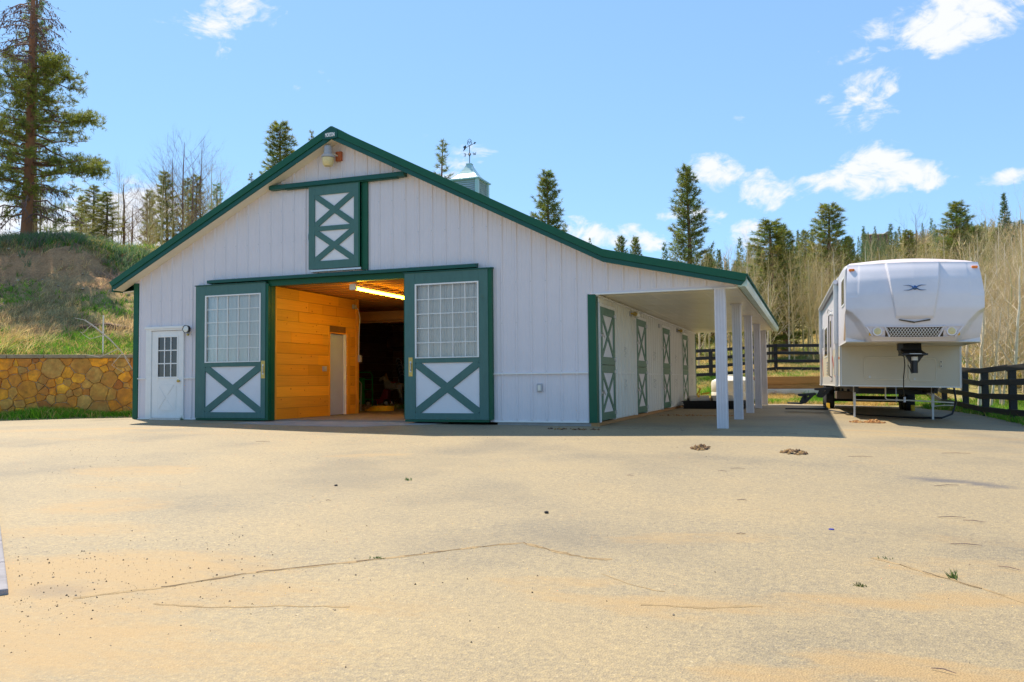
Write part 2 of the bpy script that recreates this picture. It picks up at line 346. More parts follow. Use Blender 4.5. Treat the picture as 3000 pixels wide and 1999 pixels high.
# open ground: straw, soil and green by noise, bare brown soil where the bank is steep
m = M['soil'] = mat('meadow_soil', (.3, .25, .12), .95, spec=.1); nt = m.node_tree; N = nt.nodes; L = nt.links; P = N['Principled BSDF']
g = N.new('ShaderNodeTexCoord').outputs['Object']
a = tex(.35, 8, .7); b = tex(2.6, 8, .7); c = tex(22, 4, .7)
base = ramp(a.outputs['Fac'], [(.30, (.17, .15, .055)), (.45, (.28, .235, .10)), (.55, (.19, .19, .06)), (.68, (.34, .27, .13))])
base = mixc(.55, base, ramp(b.outputs['Fac'], [(.30, (.13, .18, .03)), (.44, (.32, .26, .10)), (.56, (.46, .37, .17)), (.66, (.16, .24, .04)), (.78, (.30, .22, .12))]))
base = mixc(1, base, ramp(c.outputs['Fac'], [(.3, (.7, .7, .7)), (.7, (1.2, 1.2, 1.2))]), 'MULTIPLY')
at = N.new('ShaderNodeVertexColor'); at.layer_name = 'Col'; sp = N.new('ShaderNodeSeparateColor'); L.new(at.outputs[0], sp.inputs[0])
dirt = mixc(b.outputs['Fac'], (.25, .13, .07), (.60, .36, .19)); dirt = mixc(1, dirt, ramp(c.outputs['Fac'], [(.3, (.65, .65, .65)), (.7, (1.25, 1.2, 1.2))]), 'MULTIPLY')
L.new(mixc(sp.outputs[0], base, dirt), P.inputs['Base Color'])
bp = N.new('ShaderNodeBump'); bp.inputs['Strength'].default_value = .8; bp.inputs['Distance'].default_value = .08; L.new(b.outputs['Fac'], bp.inputs['Height']); L.new(bp.outputs[0], P.inputs['Normal'])

# ------------------------------------------------------------------ ground
def grid_faces(ni, nj, wrap=False):
    i, j = np.meshgrid(np.arange(ni-1), np.arange(nj if wrap else nj-1), indexing='ij'); j2 = (j+1) % nj
    return np.stack([i*nj+j, i*nj+j2, (i+1)*nj+j2, (i+1)*nj+j], -1).reshape(-1, 4)
def terrain():
    az = np.concatenate([np.arange(-180, -62, 6.), np.arange(-62, 24, .3), np.arange(24, 180, 6.)])
    rr = np.concatenate([[0.], np.arange(1.5, 14, 1.5), np.arange(14, 42, .16), np.geomspace(42, 330, 90), [500, 900]])
    A, Q = np.meshgrid(np.radians(az), rr, indexing='ij'); x = 3.84+Q*np.sin(A); y = -15.11+Q*np.cos(A); z = H(x, y)
    z = np.where(Q > 340, z-((Q-340)*.25), z); z = np.where((y < -19), np.minimum(z, G(x, y)-.05), z)
    V = np.stack([x, y, z], -1).reshape(-1, 3); n, k = A.shape
    F = grid_faces(k, n) if False else np.stack([(a[:, None]*k+np.arange(k-1)) for a in [np.arange(n)]], 0)[0]
    F = np.stack([F, F+1, (F+1+k) % (n*k), (F+k) % (n*k)], -1).reshape(-1, 4)[:, ::-1]
    nn = np.minimum(wall_n(x, y), -11.75-x); t = (x < -10) & (nn > .5)
    dirt = np.where(t, np.interp(nn+.5*np.sin(x*1.3+y)+.3*np.sin(x*3.1-y*2), [3.5, 5.5, 7, 8.4, 8.9, 9.6], [0, .35, .9, 1, .6, 0]), 0)
    col = np.zeros((len(V), 3)); col[:, 0] = dirt.ravel()
    o = link('terrain', npmesh('terrain', V, F, col, True), M['soil']); tag(o, kind='structure')
terrain()
SAND = [  # x, y, rx, ry, angle, strength
(-.9,-11.1,1.5,.7,.5,.95),(.1,-11.3,1.2,.35,.55,.8),(-.3,-12.1,1.3,.6,.3,.9),(.6,-12.0,.8,.3,.2,.75),(-2.6,-9.0,.7,.45,.2,.75),(-2.0,-9.9,.8,.3,.3,.7),(-4.2,-7.0,1.0,.5,.2,.75),(-3.4,-8.0,.8,.35,.1,.65),(1.2,-11.9,.8,.3,.4,.6),
(-9.8,-2.6,2.2,.35,.42,.8),(-12.2,-3.9,2.6,.5,.5,.7),(-7.6,-2.9,3,.25,.05,.55),(-8.4,-4.2,1.2,.2,0,.6),(-6.8,-4.4,.8,.15,0,.5),(-2.0,-5.0,.7,.18,.4,.75),(-11,-5.6,2.5,.35,.3,.55),(-8.5,-6.2,1.6,.25,.2,.5),
(3.0,-8.8,.8,.22,.3,.65),(3.2,-10.4,.8,.16,.15,.8),(4.1,-10.05,.5,.14,.1,.85),(4.75,-9.75,.5,.16,.3,.8),(4.45,-9.3,.5,.07,-.5,.8),(2.3,-10.2,.5,.14,.2,.7),(2.7,-10.55,.7,.12,-.2,.7),(4.9,-9.0,1,.25,.2,.55),(4.2,-11.0,.5,.18,0,.9),(4.8,-10.95,.4,.12,0,.8),
(3.6,-11.3,.35,.14,.2,.8),(3.6,-12.1,.6,.2,0,.6),(1.6,-10.9,.45,.3,.3,.5),(1.4,-11.0,.2,.12,0,.8),(5.1,-8.2,1.2,.2,.1,.5),(4.3,-7.6,1.2,.12,0,.45),(5.6,-6.2,1.2,.15,0,.4),
(4.6,.4,1.8,.22,0,.75),(5.8,-.4,1.6,.3,0,.6),(3.2,-2.2,1.2,.4,0,.45),(4.5,-4.2,.5,.1,.2,.55),(1.2,4.6,1.6,.35,0,.65),(1.8,7.0,1.2,.3,.1,.55),(.4,1.6,1.2,.15,.6,.75),(.1,.6,.5,.2,0,.7),(3.0,11.2,1.0,.5,0,.75),(1.0,-.35,1,.12,0,.5),(6.8,1.2,1.6,.3,.1,.5),(5.0,-2.6,2.0,.25,0,.5),(7.5,-1.5,1.6,.4,0,.5)]
def pavement():
    h = .11; xs = np.arange(-21, 10.2, h); ys = np.arange(-16.5, 16.2, h)
    X, Y = np.meshgrid(xs, ys, indexing='ij'); ins = inside(X, Y, PAVE); d = seg_dist(X, Y, PAVE)
    qx, qy = seg_near(X, Y, PAVE); snap = ~ins & (d < h*1.45); X2 = np.where(snap, qx, X); Y2 = np.where(snap, qy, Y); ok = ins | snap
    Z = G(X2, Y2)+.004*np.sin(X2*1.1+.6)*np.sin(Y2*.9); n, k = X.shape
    F = grid_faces(n, k)[:, ::-1]; okf = ok.ravel()[F].all(1) & (ins.ravel()[F].sum(1) >= 1); F = F[okf][:, ::-1]
    col = np.zeros((X.size, 3)); x = X2.ravel(); y = Y2.ravel()
    for (cx, cy, rx, ry, a, s) in SAND:
        u = ((x-cx)*math.cos(a)+(y-cy)*math.sin(a))/rx; v = (-(x-cx)*math.sin(a)+(y-cy)*math.cos(a))/ry
        col[:, 0] = np.maximum(col[:, 0], s*np.clip(1.25-(u*u+v*v)*.62, 0, 1))
    col[:, 0] = np.maximum(col[:, 0], np.clip(.7-(x+2.2)*.3, 0, .45)*np.clip((-y-6)/5, 0, 1))
    u = (x-5.25)*.93-(y+5.4)*.37; v = (x-5.25)*.37+(y+5.4)*.93; col[:, 1] = np.clip(1.4-((u/.52)**2+(v/.17)**2), 0, 1)*(v > -.05-.2*np.abs(u))
    u = (x+.6); v = (y+11.25); col[:, 1] = np.maximum(col[:, 1], .45*np.clip(1.3-((u/.25)**2+(v/.14)**2), 0, 1))
    o = link('driveway', npmesh('driveway', np.stack([X2, Y2, Z], -1), F, col, True), M['asphalt']); tag(o, kind='structure')
    # what lies behind the camera and to the sides of it: the same yard carried on
    b = MB(); v = [(-21.5,-40),(30,-40),(30,-16.4),(-21.5,-16.4)]; gx = [-40,-30,-21,-14,-7,0,7,14,25,40]; gy = [-40,-33,-26,-20,-16.5]
    for i in range(9):
        for j in range(4):
            b.poly([(p, q, float(G(p, q))-.002) for p, q in ((gx[i],gy[j]),(gx[i+1],gy[j]),(gx[i+1],gy[j+1]),(gx[i],gy[j+1]))])
    for i in range(8):
        for q0, q1, xl, xr in [(-16.5,-12,10.15,17),(-16.5,-11,-40,-21)]:
            if i: continue
            b.poly([(p, q, float(G(p, q))-.002) for p, q in ((xl,q0),(xr,q0),(xr,q1),(xl,q1))])
    tag(b.build('far_driveway', M['asphalt']), kind='structure')
    # crack lines with sand in them
    sandb = mat('sand_in_crack', (.34, .235, .115), .95, noise=(14, .35, 6))
    def crack(pts, w, seed, mm):
        w *= .62
        rg = random.Random(seed); b = MB(); P = []
        for (x0, y0), (x1, y1) in zip(pts, pts[1:]):
            n = max(2, int(math.hypot(x1-x0, y1-y0)/.06))
            for i in range(n): t = i/n; P.append((x0+(x1-x0)*t+rg.uniform(-.012, .012), y0+(y1-y0)*t+rg.uniform(-.012, .012)))
        for i in range(len(P)-1):
            if mm is not sandb and rg.random() < .28: continue
            (x0, y0), (x1, y1) = P[i], P[i+1]; d = math.hypot(x1-x0, y1-y0) or 1; nx, ny = -(y1-y0)/d, (x1-x0)/d
            wa = w*(.35+.65*abs(math.sin(i*.7+seed)))*rg.uniform(.5, 1.2); wb = w*(.35+.65*abs(math.sin((i+1)*.7+seed)))*rg.uniform(.5, 1.2)
            zz = lambda X, Y: float(G(X, Y))+.004*math.sin(X*1.1+.6)*math.sin(Y*.9)+(.0012 if mm is sandb else .0026)
            b.poly([(p, q, zz(p, q)) for p, q in ((x0-nx*wa, y0-ny*wa), (x1-nx*wb, y1-ny*wb), (x1+nx*wb, y1+ny*wb), (x0+nx*wa, y0+ny*wa))])
        tag(b.build('pavement_crack', mm), kind='structure')
    cm = mat('sandy_crack', (.15, .10, .055), .95, noise=(9, .5, 6)); cd = mat('tar_crack', (.07, .065, .07), .9, noise=(9, .3, 4))
    main_ = [(-.35,-11.35),(.0,-11.02),(.35,-10.55),(.75,-10.2),(1.1,-9.9),(1.45,-9.55),(1.78,-9.28),(2.05,-9.45),(2.35,-9.6),(2.6,-9.58)]
    crack(main_, .045, 11, sandb); crack([(p[0], p[1]+.004) for p in main_[1:6]], .016, 1, cm); crack(main_[5:], .006, 31, cm)
    crack([(.2,-11.3),(.6,-11.25),(1.0,-11.1),(1.4,-11.0)], .02, 2, sandb); crack([(2.55,-9.95),(2.8,-10.15),(3.05,-10.25)], .012, 3, sandb)
    crack([(4.2,-9.0),(4.35,-9.15),(4.6,-9.4),(4.8,-9.6),(5.1,-9.95)], .04, 4, sandb); crack([(4.3,-9.1),(4.6,-9.4),(4.8,-9.6)], .008, 14, cm); crack([(2.9,-10.5),(3.25,-10.45),(3.6,-10.3)], .03, 5, sandb)
    crack([(-.1,-.3),(1.0,-.35),(2.4,-.45),(3.4,-.75),(4.3,-1.05)], .03, 6, cd); crack([(1.6,-.2),(1.7,-.6),(1.85,-.75)], .02, 7, cd)
pavement()
b = MB()
for i in range(24):       # concrete kerb at the left edge of the yard
    x0 = -.82-i*.64; y0 = -11.40+i*.48; x1 = x0-.63; y1 = y0+.4725
    b.prism([(x0-.24, y0-.32, float(G(x0,y0))-.1), (x0, y0, float(G(x0,y0))-.1), (x1, y1, float(G(x1,y1))-.1), (x1-.24, y1-.32, float(G(x1,y1))-.1)], (0, 0, .135))
tag(b.build('kerb', mat('kerb_concrete', (.30, .28, .29), .9, noise=(6, .25, 6)), bevel=.01), kind='structure')
b = MB(); b.prism([(-7.6,-.0,0),(-7.75,-.75,0),(-6,-.98,0),(-4.6,-1.0,0),(-3.3,-.1,0),(-3.2,.3,0),(-7.6,.3,0)], (0, 0, -.2))
for i, (vx, vy, vz) in enumerate(b.v):
    b.v[i] = (vx, vy, (float(G(vx, vy))+.012 if vy < 0 else -.022) - (.2 if i >= 7 else 0))
tag(b.build('door_apron', M['concrete']), kind='structure')

# ------------------------------------------------------------------ barn
BW, BL = -11.19, 14.2
def roof_z(x):
    if x <= -5.6: return 6.21+.499*(x+5.6)
    if x <= .25: return 6.21-.511*(x+5.6)
    return 3.22-.235*(x-.25)
barn = thing('barn', 'white ribbed-metal horse barn with green trim, open sliding doors and a side porch', 'barn')
def siding_front():
    b = MB(); T = lambda x: roof_z(x)-.10
    b.xz([(BW,0),(-7.335,0),(-7.335,2.99),(-7.335,T(-7.335)),(BW,T(BW))], 0, .12)
    b.xz([(-7.335,2.99),(-3.87,2.99),(-3.87,T(-3.87)),(-5.6,T(-5.6)),(-7.335,T(-7.335))], 0, .12)
    b.xz([(-3.87,0),(0,0),(0,T(0)),(-3.87,T(-3.87))], 0, .12)
    b.xz([(0,2.45),(2.44,2.45),(2.6,2.47),(2.6,T(2.6)),(.25,T(.25)),(0,T(0))], 0, .08)
    x = -11.02; i = 0
    while x < 2.55:
        w, h = (.020, .019) if i % 3 == 0 else (.012, .004)
        segs = [(.03, T(x)-.05)]
        if -7.36 < x < -3.84: segs = [(3.1, T(x)-.05)]
        if x > 0: segs = [(2.5, T(x)-.05)]
        if -10.8 < x < -9.69: segs = [(2.17, T(x)-.05)]
        for z0, z1 in segs:
            n = len(b.v)
            if z1-z0 > .05: b.v += [(x-w*1.7,0.001,z0),(x-w*.7,-h,z0),(x+w*.7,-h,z0),(x+w*1.7,0.001,z0),(x-w*1.7,0.001,z1),(x-w*.7,-h,z1),(x+w*.7,-h,z1),(x+w*1.7,0.001,z1)]; b.f += [(n,n+1,n+5,n+4),(n+1,n+2,n+6,n+5),(n+2,n+3,n+7,n+6),(n,n+3,n+2,n+1),(n+4,n+5,n+6,n+7)]
        x += .1015; i += 1
    b.build('front_wall', M['white'], barn, recalc=False)
    s = MB(); x = -11.02                        # screw heads on the ribs
    while x < -.1:
        for z in (.05, .90, .99, 1.95, 2.75, 3.9, 4.6):
            if z > roof_z(x)-.3 or (-7.4 < x < -3.8 and z < 3.2) or (-10.85 < x < -9.6 and z < 2.2) or (-9.35 < x < -7.3 and z < 3.1): continue
            s.box(x-.008, x+.008, -.026, -.0, z-.008, z+.008)
        x += .3045
    s.build('screw_heads', M['steel'], barn)['kind'] = 'stuff'
siding_front()
def siding_side(name, x, sgn, y0, y1, holes, ztop, zb=0.0):
    b = MB(); ys = sorted([y0, y1]+[v for h in holes for v in h])
    for a, c in zip(ys, ys[1:]):
        if any(abs(a-h[0]) < 1e-6 for h in holes): b.box(min(x, x-sgn*.12), max(x, x-sgn*.12), a, c, 2.26, ztop)
        else: b.box(min(x, x-sgn*.12), max(x, x-sgn*.12), a, c, zb, ztop)
    y = y0+.08; i = 0
    while y < y1-.03:
        w, h = (.030, .045) if i % 2 == 0 else (.020, .022)
        inh = any(h0-.07 < y < h1+.07 for h0, h1 in holes); z0 = 2.30 if inh else zb+.02
        n = len(b.v); b.v += [(x,y-w*1.6,z0),(x+sgn*h,y-w*.7,z0),(x+sgn*h,y+w*.7,z0),(x,y+w*1.6,z0),(x,y-w*1.6,ztop),(x+sgn*h,y-w*.7,ztop),(x+sgn*h,y+w*.7,ztop),(x,y+w*1.6,ztop)]; b.f += [(n,n+1,n+5,n+4),(n+1,n+2,n+6,n+5),(n+2,n+3,n+7,n+6),(n,n+3,n+2,n+1)]
        y += .152; i += 1
    b.build(name, M['whitebounce'], barn, recalc=False)
STALL = [(.24, 1.42), (3.70, 4.84), (7.26, 8.42), (10.90, 12.02)]
siding_side('porch_wall', 0, 1, .12, BL-.01, STALL, 2.45)
siding_side('side_wall', BW, -1, .12, BL-.01, [], 3.28)
b = MB(); b.xz([(BW,0),(-.12,0),(-.12,roof_z(0)-.12),(-5.6,6.05),(BW,roof_z(BW)-.12)], BL-.12, BL); b.build('rear_wall', M['white'], barn)
# trims
MB().xy([(BW-.014,-.028),(-11.06,-.028),(-11.06,0),(BW-.001,0),(BW-.001,.14),(BW-.014,.14)], .005, 3.2).build('corner_trim', M['green'], barn, bevel=.004)
MB().xy([(-.13,-.030),(.027,-.030),(.027,.15),(.001,.15),(.001,0),(-.13,0)], .0, 2.44).build('corner_trim', M['green'], barn, bevel=.004)
MB().box(-.01, .03, BL-.15, BL+.02, 0, 2.44).build('corner_trim', M['green'], barn, bevel=.004)
def strips(name, m, boxes, parent=None):
    for q in boxes: MB().box(*q).build(name, m, parent or barn)
W_T = []
for x0, x1 in ((-11.05, -10.81), (-9.69, -9.31), (-2.06, -.135)):
    W_T.append((x0, x1, -.045, -.001, .936, .958))
strips('base_trim', M['trimwhite'], [(-2.06, -.135, -.022, 0, .0, .028), (-11.05, -9.31, -.022, 0, .0, .02)])
yy = [.15]+[v for h in STALL for v in (h[0]-.07, h[1]+.07)]+[BL-.16]
for y0, y1 in zip(yy[::2], yy[1::2]): W_T.append((.0, .034, y0, y1, .940, .955))
strips('wainscot_trim', M['trimwhite'], W_T); strips('porch_header_trim', M['trimwhite'], [(-.10, 2.62, -.030, -.0, 2.425, 2.452), (.001, .06, .02, BL, 2.40, 2.424)])
b = MB(); b.box(-2.0, -.02, .012, .10, -.12, -.002); b.build('foundation', M['concrete'], barn)
b = MB(); b.box(-.10, .05, -.0, .1, -.13, -.001); b.box(-.1, .012, .1, BL, -.14, -.001); b.build('skirt_board', M['lumber'], barn)
# roof: slabs, ribs, ridge cap
def slope(b, x0, x1, y0, y1, up, th):
    b.xz([(x0, roof_z(x0)+up-th), (x1, roof_z(x1)+up-th), (x1, roof_z(x1)+up), (x0, roof_z(x0)+up)], y0, y1)
RY0, RY1 = -.30, BL+.32
b = MB(); slope(b, -11.60, -5.6, RY0, RY1, 0, .05); slope(b, -5.599, .25, RY0, RY1, 0, .05); slope(b, .251, 2.80, RY0, RY1, 0, .05)
y = -.1
while y < RY1-.1:
    for x0, x1 in ((-11.6, -5.75), (-5.45, .25), (.25, 2.80)): slope(b, x0, x1, y, y+.035, .022, .021)
    y += .3048
b.xz([(-5.85, roof_z(-5.85)+.024), (-5.6, 6.236), (-5.35, roof_z(-5.35)+.024), (-5.35, roof_z(-5.35)+.045), (-5.6, 6.26), (-5.85, roof_z(-5.85)+.045)], RY0, RY1)
b.build('roof', M['roof'], barn)
def rake(y0, y1, name):
    b = MB()
    b.xz([(-11.63, roof_z(-11.63)+.02), (-5.6, 6.24), (-5.6, 6.075), (-11.55, roof_z(-11.55)-.125)], y0-.024, y1)
    b.xz([(-5.6, 6.24), (.25, 3.24), (2.82, roof_z(2.82)+.02), (2.79, roof_z(2.79)-.115), (.25, 3.095), (-5.6, 6.075)], y0-.024, y1)
    b.build(name, M['green'], barn, bevel=.004)
    b = MB()
    b.xz([(-11.54, roof_z(-11.54)-.126), (-5.6, 6.073), (-5.6, 5.965), (-11.50, roof_z(-11.50)-.225)], y0, y1)
    b.xz([(-5.6, 6.073), (.25, 3.093), (2.78, roof_z(2.78)-.117), (2.72, roof_z(2.72)-.20), (.25, 3.00), (-5.6, 5.965)], y0, y1)
    b.build('fascia', M['green2'], barn, bevel=.004)
rake(-.33, -.30, 'rake_trim')
b = MB()                                        # soffits: under the front rake and under the left eave
for pts in ([(-11.55, roof_z(-11.55)-.21), (-5.6, 5.985)], [(-5.6, 5.985), (.25, 3.02)], [(.25, 3.02), (2.74, roof_z(2.74)-.18)]):
    (x0, z0), (x1, z1) = pts; b.xz([(x0, z0), (x1, z1), (x1, z1+.03), (x0, z0+.03)], -.298, -.002)
b.xz([(-11.56, 2.99), (BW, 3.02), (BW, 3.045), (-11.56, 3.02)], .0, BL+.3)
b.build('soffit', M['cream'], barn)
MB().box(-11.61, -11.565, -.296, BL+.3, 3.0, 3.17).build('eave_fascia', M['green'], barn)
s = MB()
for x0, x1, z0, z1 in ((-11.3, -5.7, roof_z(-11.3)-.258, 5.92), (-5.5, .2, 5.93, 3.03)):
    for i in range(22):
        t = (i+.5)/22; x = x0+(x1-x0)*t; z = z0+(z1-z0)*t; s.box(x-.007, x+.007, -.309, -.301, z+.09, z+.104)
s.build('fascia_screws', M['steel'], barn)['kind'] = 'stuff'
b = MB(); b.box(-.02, 2.62, .09, BL+.2, 2.455, 2.50)
for i in range(7): b.box(.30+.33*i, .31+.33*i, .09, BL+.2, 2.452, 2.455)
for i in range(12): b.box(.07, 2.6, .6+1.2*i, .608+1.2*i, 2.451, 2.455)
b.build('porch_ceiling', M['ceil'], barn)
b = MB(); b.box(2.60, 2.64, .02, BL+.3, 2.43, roof_z(2.62)-.06); b.xz([(0,2.5),(2.6,2.5),(2.6,roof_z(2.6)-.07),(.25,3.1),(0,3.1)], BL+.12, BL+.2); b.build('porch_fascia', M['cream'], barn)
b = MB()                                        # gutter with hangers, and the corrugated roof edge above it
b.xz([(2.66,2.53),(2.66,2.44),(2.70,2.425),(2.78,2.43),(2.815,2.50),(2.815,2.555),(2.80,2.555),(2.80,2.505),(2.77,2.445),(2.70,2.44),(2.675,2.45),(2.675,2.53)], -.27, RY1)
b.box(2.66, 2.815, -.272, -.26, 2.43, 2.53)
for i in range(13): b.box(2.64, 2.83, .3+i*1.18, .33+i*1.18, 2.545, 2.562)
b.build('gutter', M['gutter'], barn)
b = MB()
b.box(2.785, 2.81, -.28, 14.5, roof_z(2.8)-.02, roof_z(2.8)+.005)
for i in range(95): b.box(2.79, 2.835, -.28+i*.155, -.28+i*.155+.07, roof_z(2.8)-.02, roof_z(2.8)+.026)
b.build('roof_edge', M['green'], barn)
for i, y in enumerate((.06, 3.5, 7.02, 10.6, 14.1)):     # porch posts: folded-metal clad timber
    b = MB(); x = 2.315; zg = float(G(x, y))-.03
    b.box(x-.092, x+.092, y-.065, y+.065, zg, 2.43)
    for dx in (-.078, .078): b.box(x+dx-.014, x+dx+.014, y-.085, y-.065, zg, 2.43)
    for dx in (-.022, .022): b.box(x+dx-.012, x+dx+.012, y-.079, y-.065, zg, 2.43)
    b.box(x+.092, x+.104, y-.03, y+.03, zg, 2.43)
    b.box(x-.125, x+.125, y-.11, y+.09, 2.43, 2.452); b.build('porch_post', M['post'], barn, bevel=.003)
# ---- door with crossed boards
def cross(b, x0, x1, z0, z1, w, y0, y1):
    for s in (1, -1):
        a = Vector((x0, 0, z0 if s > 0 else z1)); c = Vector((x1, 0, z1 if s > 0 else z0)); d = (c-a).normalized(); n = Vector((-d.z, 0, d.x))*w/2
        pts = [a-n, a+n, c+n, c-n]                # clipped to the panel by extending less than the frame width
        b.xz([(p.x, p.z) for p in pts], y0+(.0 if s > 0 else .002), y1)
def sliding_door(x0, x1, edge):
    d = MB(); Y = -.115; z0, z1 = .045, 3.05; wx0, wx1 = x0+.27, x1-.30 if edge > 0 else x1-.15
    if edge > 0: wx0, wx1 = x0+.268, x1-.225
    else: wx0, wx1 = x0+.29, x1-.148
    root = bpy.data.objects.new('sliding_door', bpy.data.meshes.new('sliding_door')); COL.objects.link(root); root.parent = barn
    b = MB(); b.box(x0, wx0-.03, Y, Y+.05, z0, z1); b.box(wx1+.03, x1, Y, Y+.05, z0, z1); b.box(wx0-.03, wx1+.03, Y+.001, Y+.05, z1-.25, z1)
    b.box(wx0-.03, wx1+.03, Y+.001, Y+.05, 1.19, 1.285); b.box(wx0-.03, wx1+.03, Y+.001, Y+.05, z0, .175)
    b.box(x0, x1, Y+.05, Y+.085, z0, .20)
    cross(b, wx0-.02, wx1+.02, .19, 1.18, .155, Y+.004, Y+.05)
    me = bpy.data.meshes.new('sliding_door'); me.from_pydata(b.v, [], b.f); me.materials.append(M['gdoor']); root.data = me
    import bmesh
    bm = bmesh.new(); bm.from_mesh(me); bmesh.ops.recalc_face_normals(bm, faces=bm.faces); bm.to_mesh(me); bm.free()
    bv = root.modifiers.new('bevel', 'BEVEL'); bv.width = .003; bv.limit_method = 'ANGLE'
    b = MB(); b.box(wx0-.04, wx1+.04, Y+.03, Y+.06, .15, 1.22); b.build('door_panel', M['panel'], root)
    b = MB(); e = .028; zt, zb = z1-.275, 1.305
    b.box(wx0-.03, wx0, Y-.012, Y+.05, zb-e+.008, zt+e); b.box(wx1, wx1+.03, Y-.012, Y+.05, zb-e+.008, zt+e); b.box(wx0, wx1, Y-.011, Y+.05, zt, zt+e); b.box(wx0, wx1, Y-.011, Y+.05, zb-e+.008, zb)
    w = b.build('door_window', M['trimwhite'], root)
    g = MB(); g.box(wx0, wx1, Y+.022, Y+.027, zb, zt); g.build('pane', M['pane'], w)
    g = MB()
    for i in range(1, 5): xx = wx0+(wx1-wx0)*i/5; g.box(xx-.008, xx+.008, Y+.008, Y+.020, zb, zt)
    for i in range(1, 5): zz = zb+(zt-zb)*i/5; g.box(wx0, wx1, Y+.006, Y+.0195, zz-.008, zz+.008)
    g.build('muntins', M['trimwhite'], w)
    g = MB(); hx = (x0+.09, x0+.18) if edge > 0 else (x1-.10, x1-.0)
    g.box(hx[0], hx[1], Y-.006, Y, .92, 1.305); h = g.build('handle_plate', M['brass'], root)
    g = MB(); mx = (hx[0]+hx[1])/2; g.tube([(mx, Y-.005, 1.20), (mx+.01, Y-.035, 1.17), (mx+.012, Y-.035, 1.06), (mx, Y-.005, 1.03)], .009, 6); g.box(mx-.018, mx+.018, Y-.012, Y-.006, 1.18, 1.225); g.box(mx-.018, mx+.018, Y-.012, Y-.006, 1.005, 1.045)
    g.build('pull', M['steel'], h)
    g = MB()
    if edge > 0: g.box(x1, x1+.075, -.10, -.002, z0, 3.06); g.box(x0-.022, x0, -.10, -.05, z0, 3.05)
    else: g.box(x1, x1+.068, -.10, -.002, z0-.04, 3.0); g.box(x0-.022, x0, -.10, -.05, z0, 3.05)
    g.box(x0, x1, -.105, -.02, .0, .040)
    g.build('edge_trim', M['green'], root)
    return root
sliding_door(-9.29, -7.405, -1)
sliding_door(-3.98, -2.14, 1)
b = MB(); b.prism([(-8.95,-.001,3.175),(-8.95,-.15,3.145),(-8.95,-.17,3.135),(-8.95,-.17,3.075),(-8.95,-.001,3.075)], (6.57, 0, 0)); b.prism([(-9.32,-.001,3.073),(-9.32,-.135,3.05),(-9.32,-.135,3.03),(-9.32,-.001,3.03)], (1.93, 0, 0)); b.prism([(-4.01,-.001,3.073),(-4.01,-.135,3.06),(-4.01,-.135,3.035),(-4.01,-.001,3.035)], (1.96, 0, 0))
b.build('door_track_cover', M['green2'], barn, bevel=.003)
b = MB(); b.box(-7.4, -3.9, -.04, .125, 2.955, 3.074); b.box(-7.36, -7.325, -.01, .13, .0, 2.955); b.box(-3.88, -3.84, -.01, .13, 0, 2.955); b.build('door_header', M['green'], barn)
# ---- loft door
root = bpy.data.objects.new('loft_door', bpy.data.meshes.new('x')); COL.objects.link(root); root.parent = barn
b = MB(); x0, x1, z0, z1, Y = -6.30, -5.03, 3.25, 5.05, -.105
for q in ((x0,x0+.15,z0,z1),(x1-.15,x1,z0,z1),(x0+.15,x1-.15,z1-.20,z1),(x0+.15,x1-.15,4.07,4.17),(x0+.15,x1-.15,z0,z0+.17)): b.box(q[0], q[1], Y+(.001 if q[0] > x0 and q[1] < x1 else 0), Y+.045, q[2], q[3])
cross(b, x0+.13, x1-.13, 4.165, 4.86, .125, Y+.003, Y+.045); cross(b, x0+.13, x1-.13, 3.41, 4.08, .125, Y+.003, Y+.045)
me = bpy.data.meshes.new('loft_door'); me.from_pydata(b.v, [], b.f); me.materials.append(M['gdoor']); root.data = me
import bmesh
bm = bmesh.new(); bm.from_mesh(me); bmesh.ops.recalc_face_normals(bm, faces=bm.faces); bm.to_mesh(me); bm.free()
b = MB(); b.box(x0+.1, x1-.1, Y+.025, Y+.055, z0+.1, z1-.1); b.build('door_panel', M['panel'], root)
b = MB(); b.box(x0+.04, x1+.02, -.11, -.03, 3.195, 3.232); b.build('sill', M['steel'], root)
b = MB(); b.box(x0-.02, x0, -.10, -.08, 4.02, 4.06); b.box(x0-.02, x0, -.10, -.08, 3.86, 3.9); b.box(x0-.022, x0-.014, -.1, -.085, 3.88, 4.04); b.build('handle', M['steel'], root)
b = MB(); b.box(x1-.035, x1, Y-.006, Y+.05, z0-.005, z1+.005); b.box(x1+.002, -4.885, -.05, -.002, 3.18, 5.06); b.build('loft_door_jamb', M['green'], barn)
b = MB(); b.prism([(-7.30,-.001,5.20),(-7.30,-.14,5.165),(-7.30,-.155,5.15),(-7.30,-.155,5.065),(-7.30,-.001,5.065)], (3.33, 0, 0)); b.prism([(-6.9,-.02,5.063),(-6.9,-.12,5.063),(-6.9,-.12,5.045),(-6.9,-.02,5.045)], (2.75, 0, 0))
b.build('loft_track_cover', M['green2'], barn, bevel=.004)
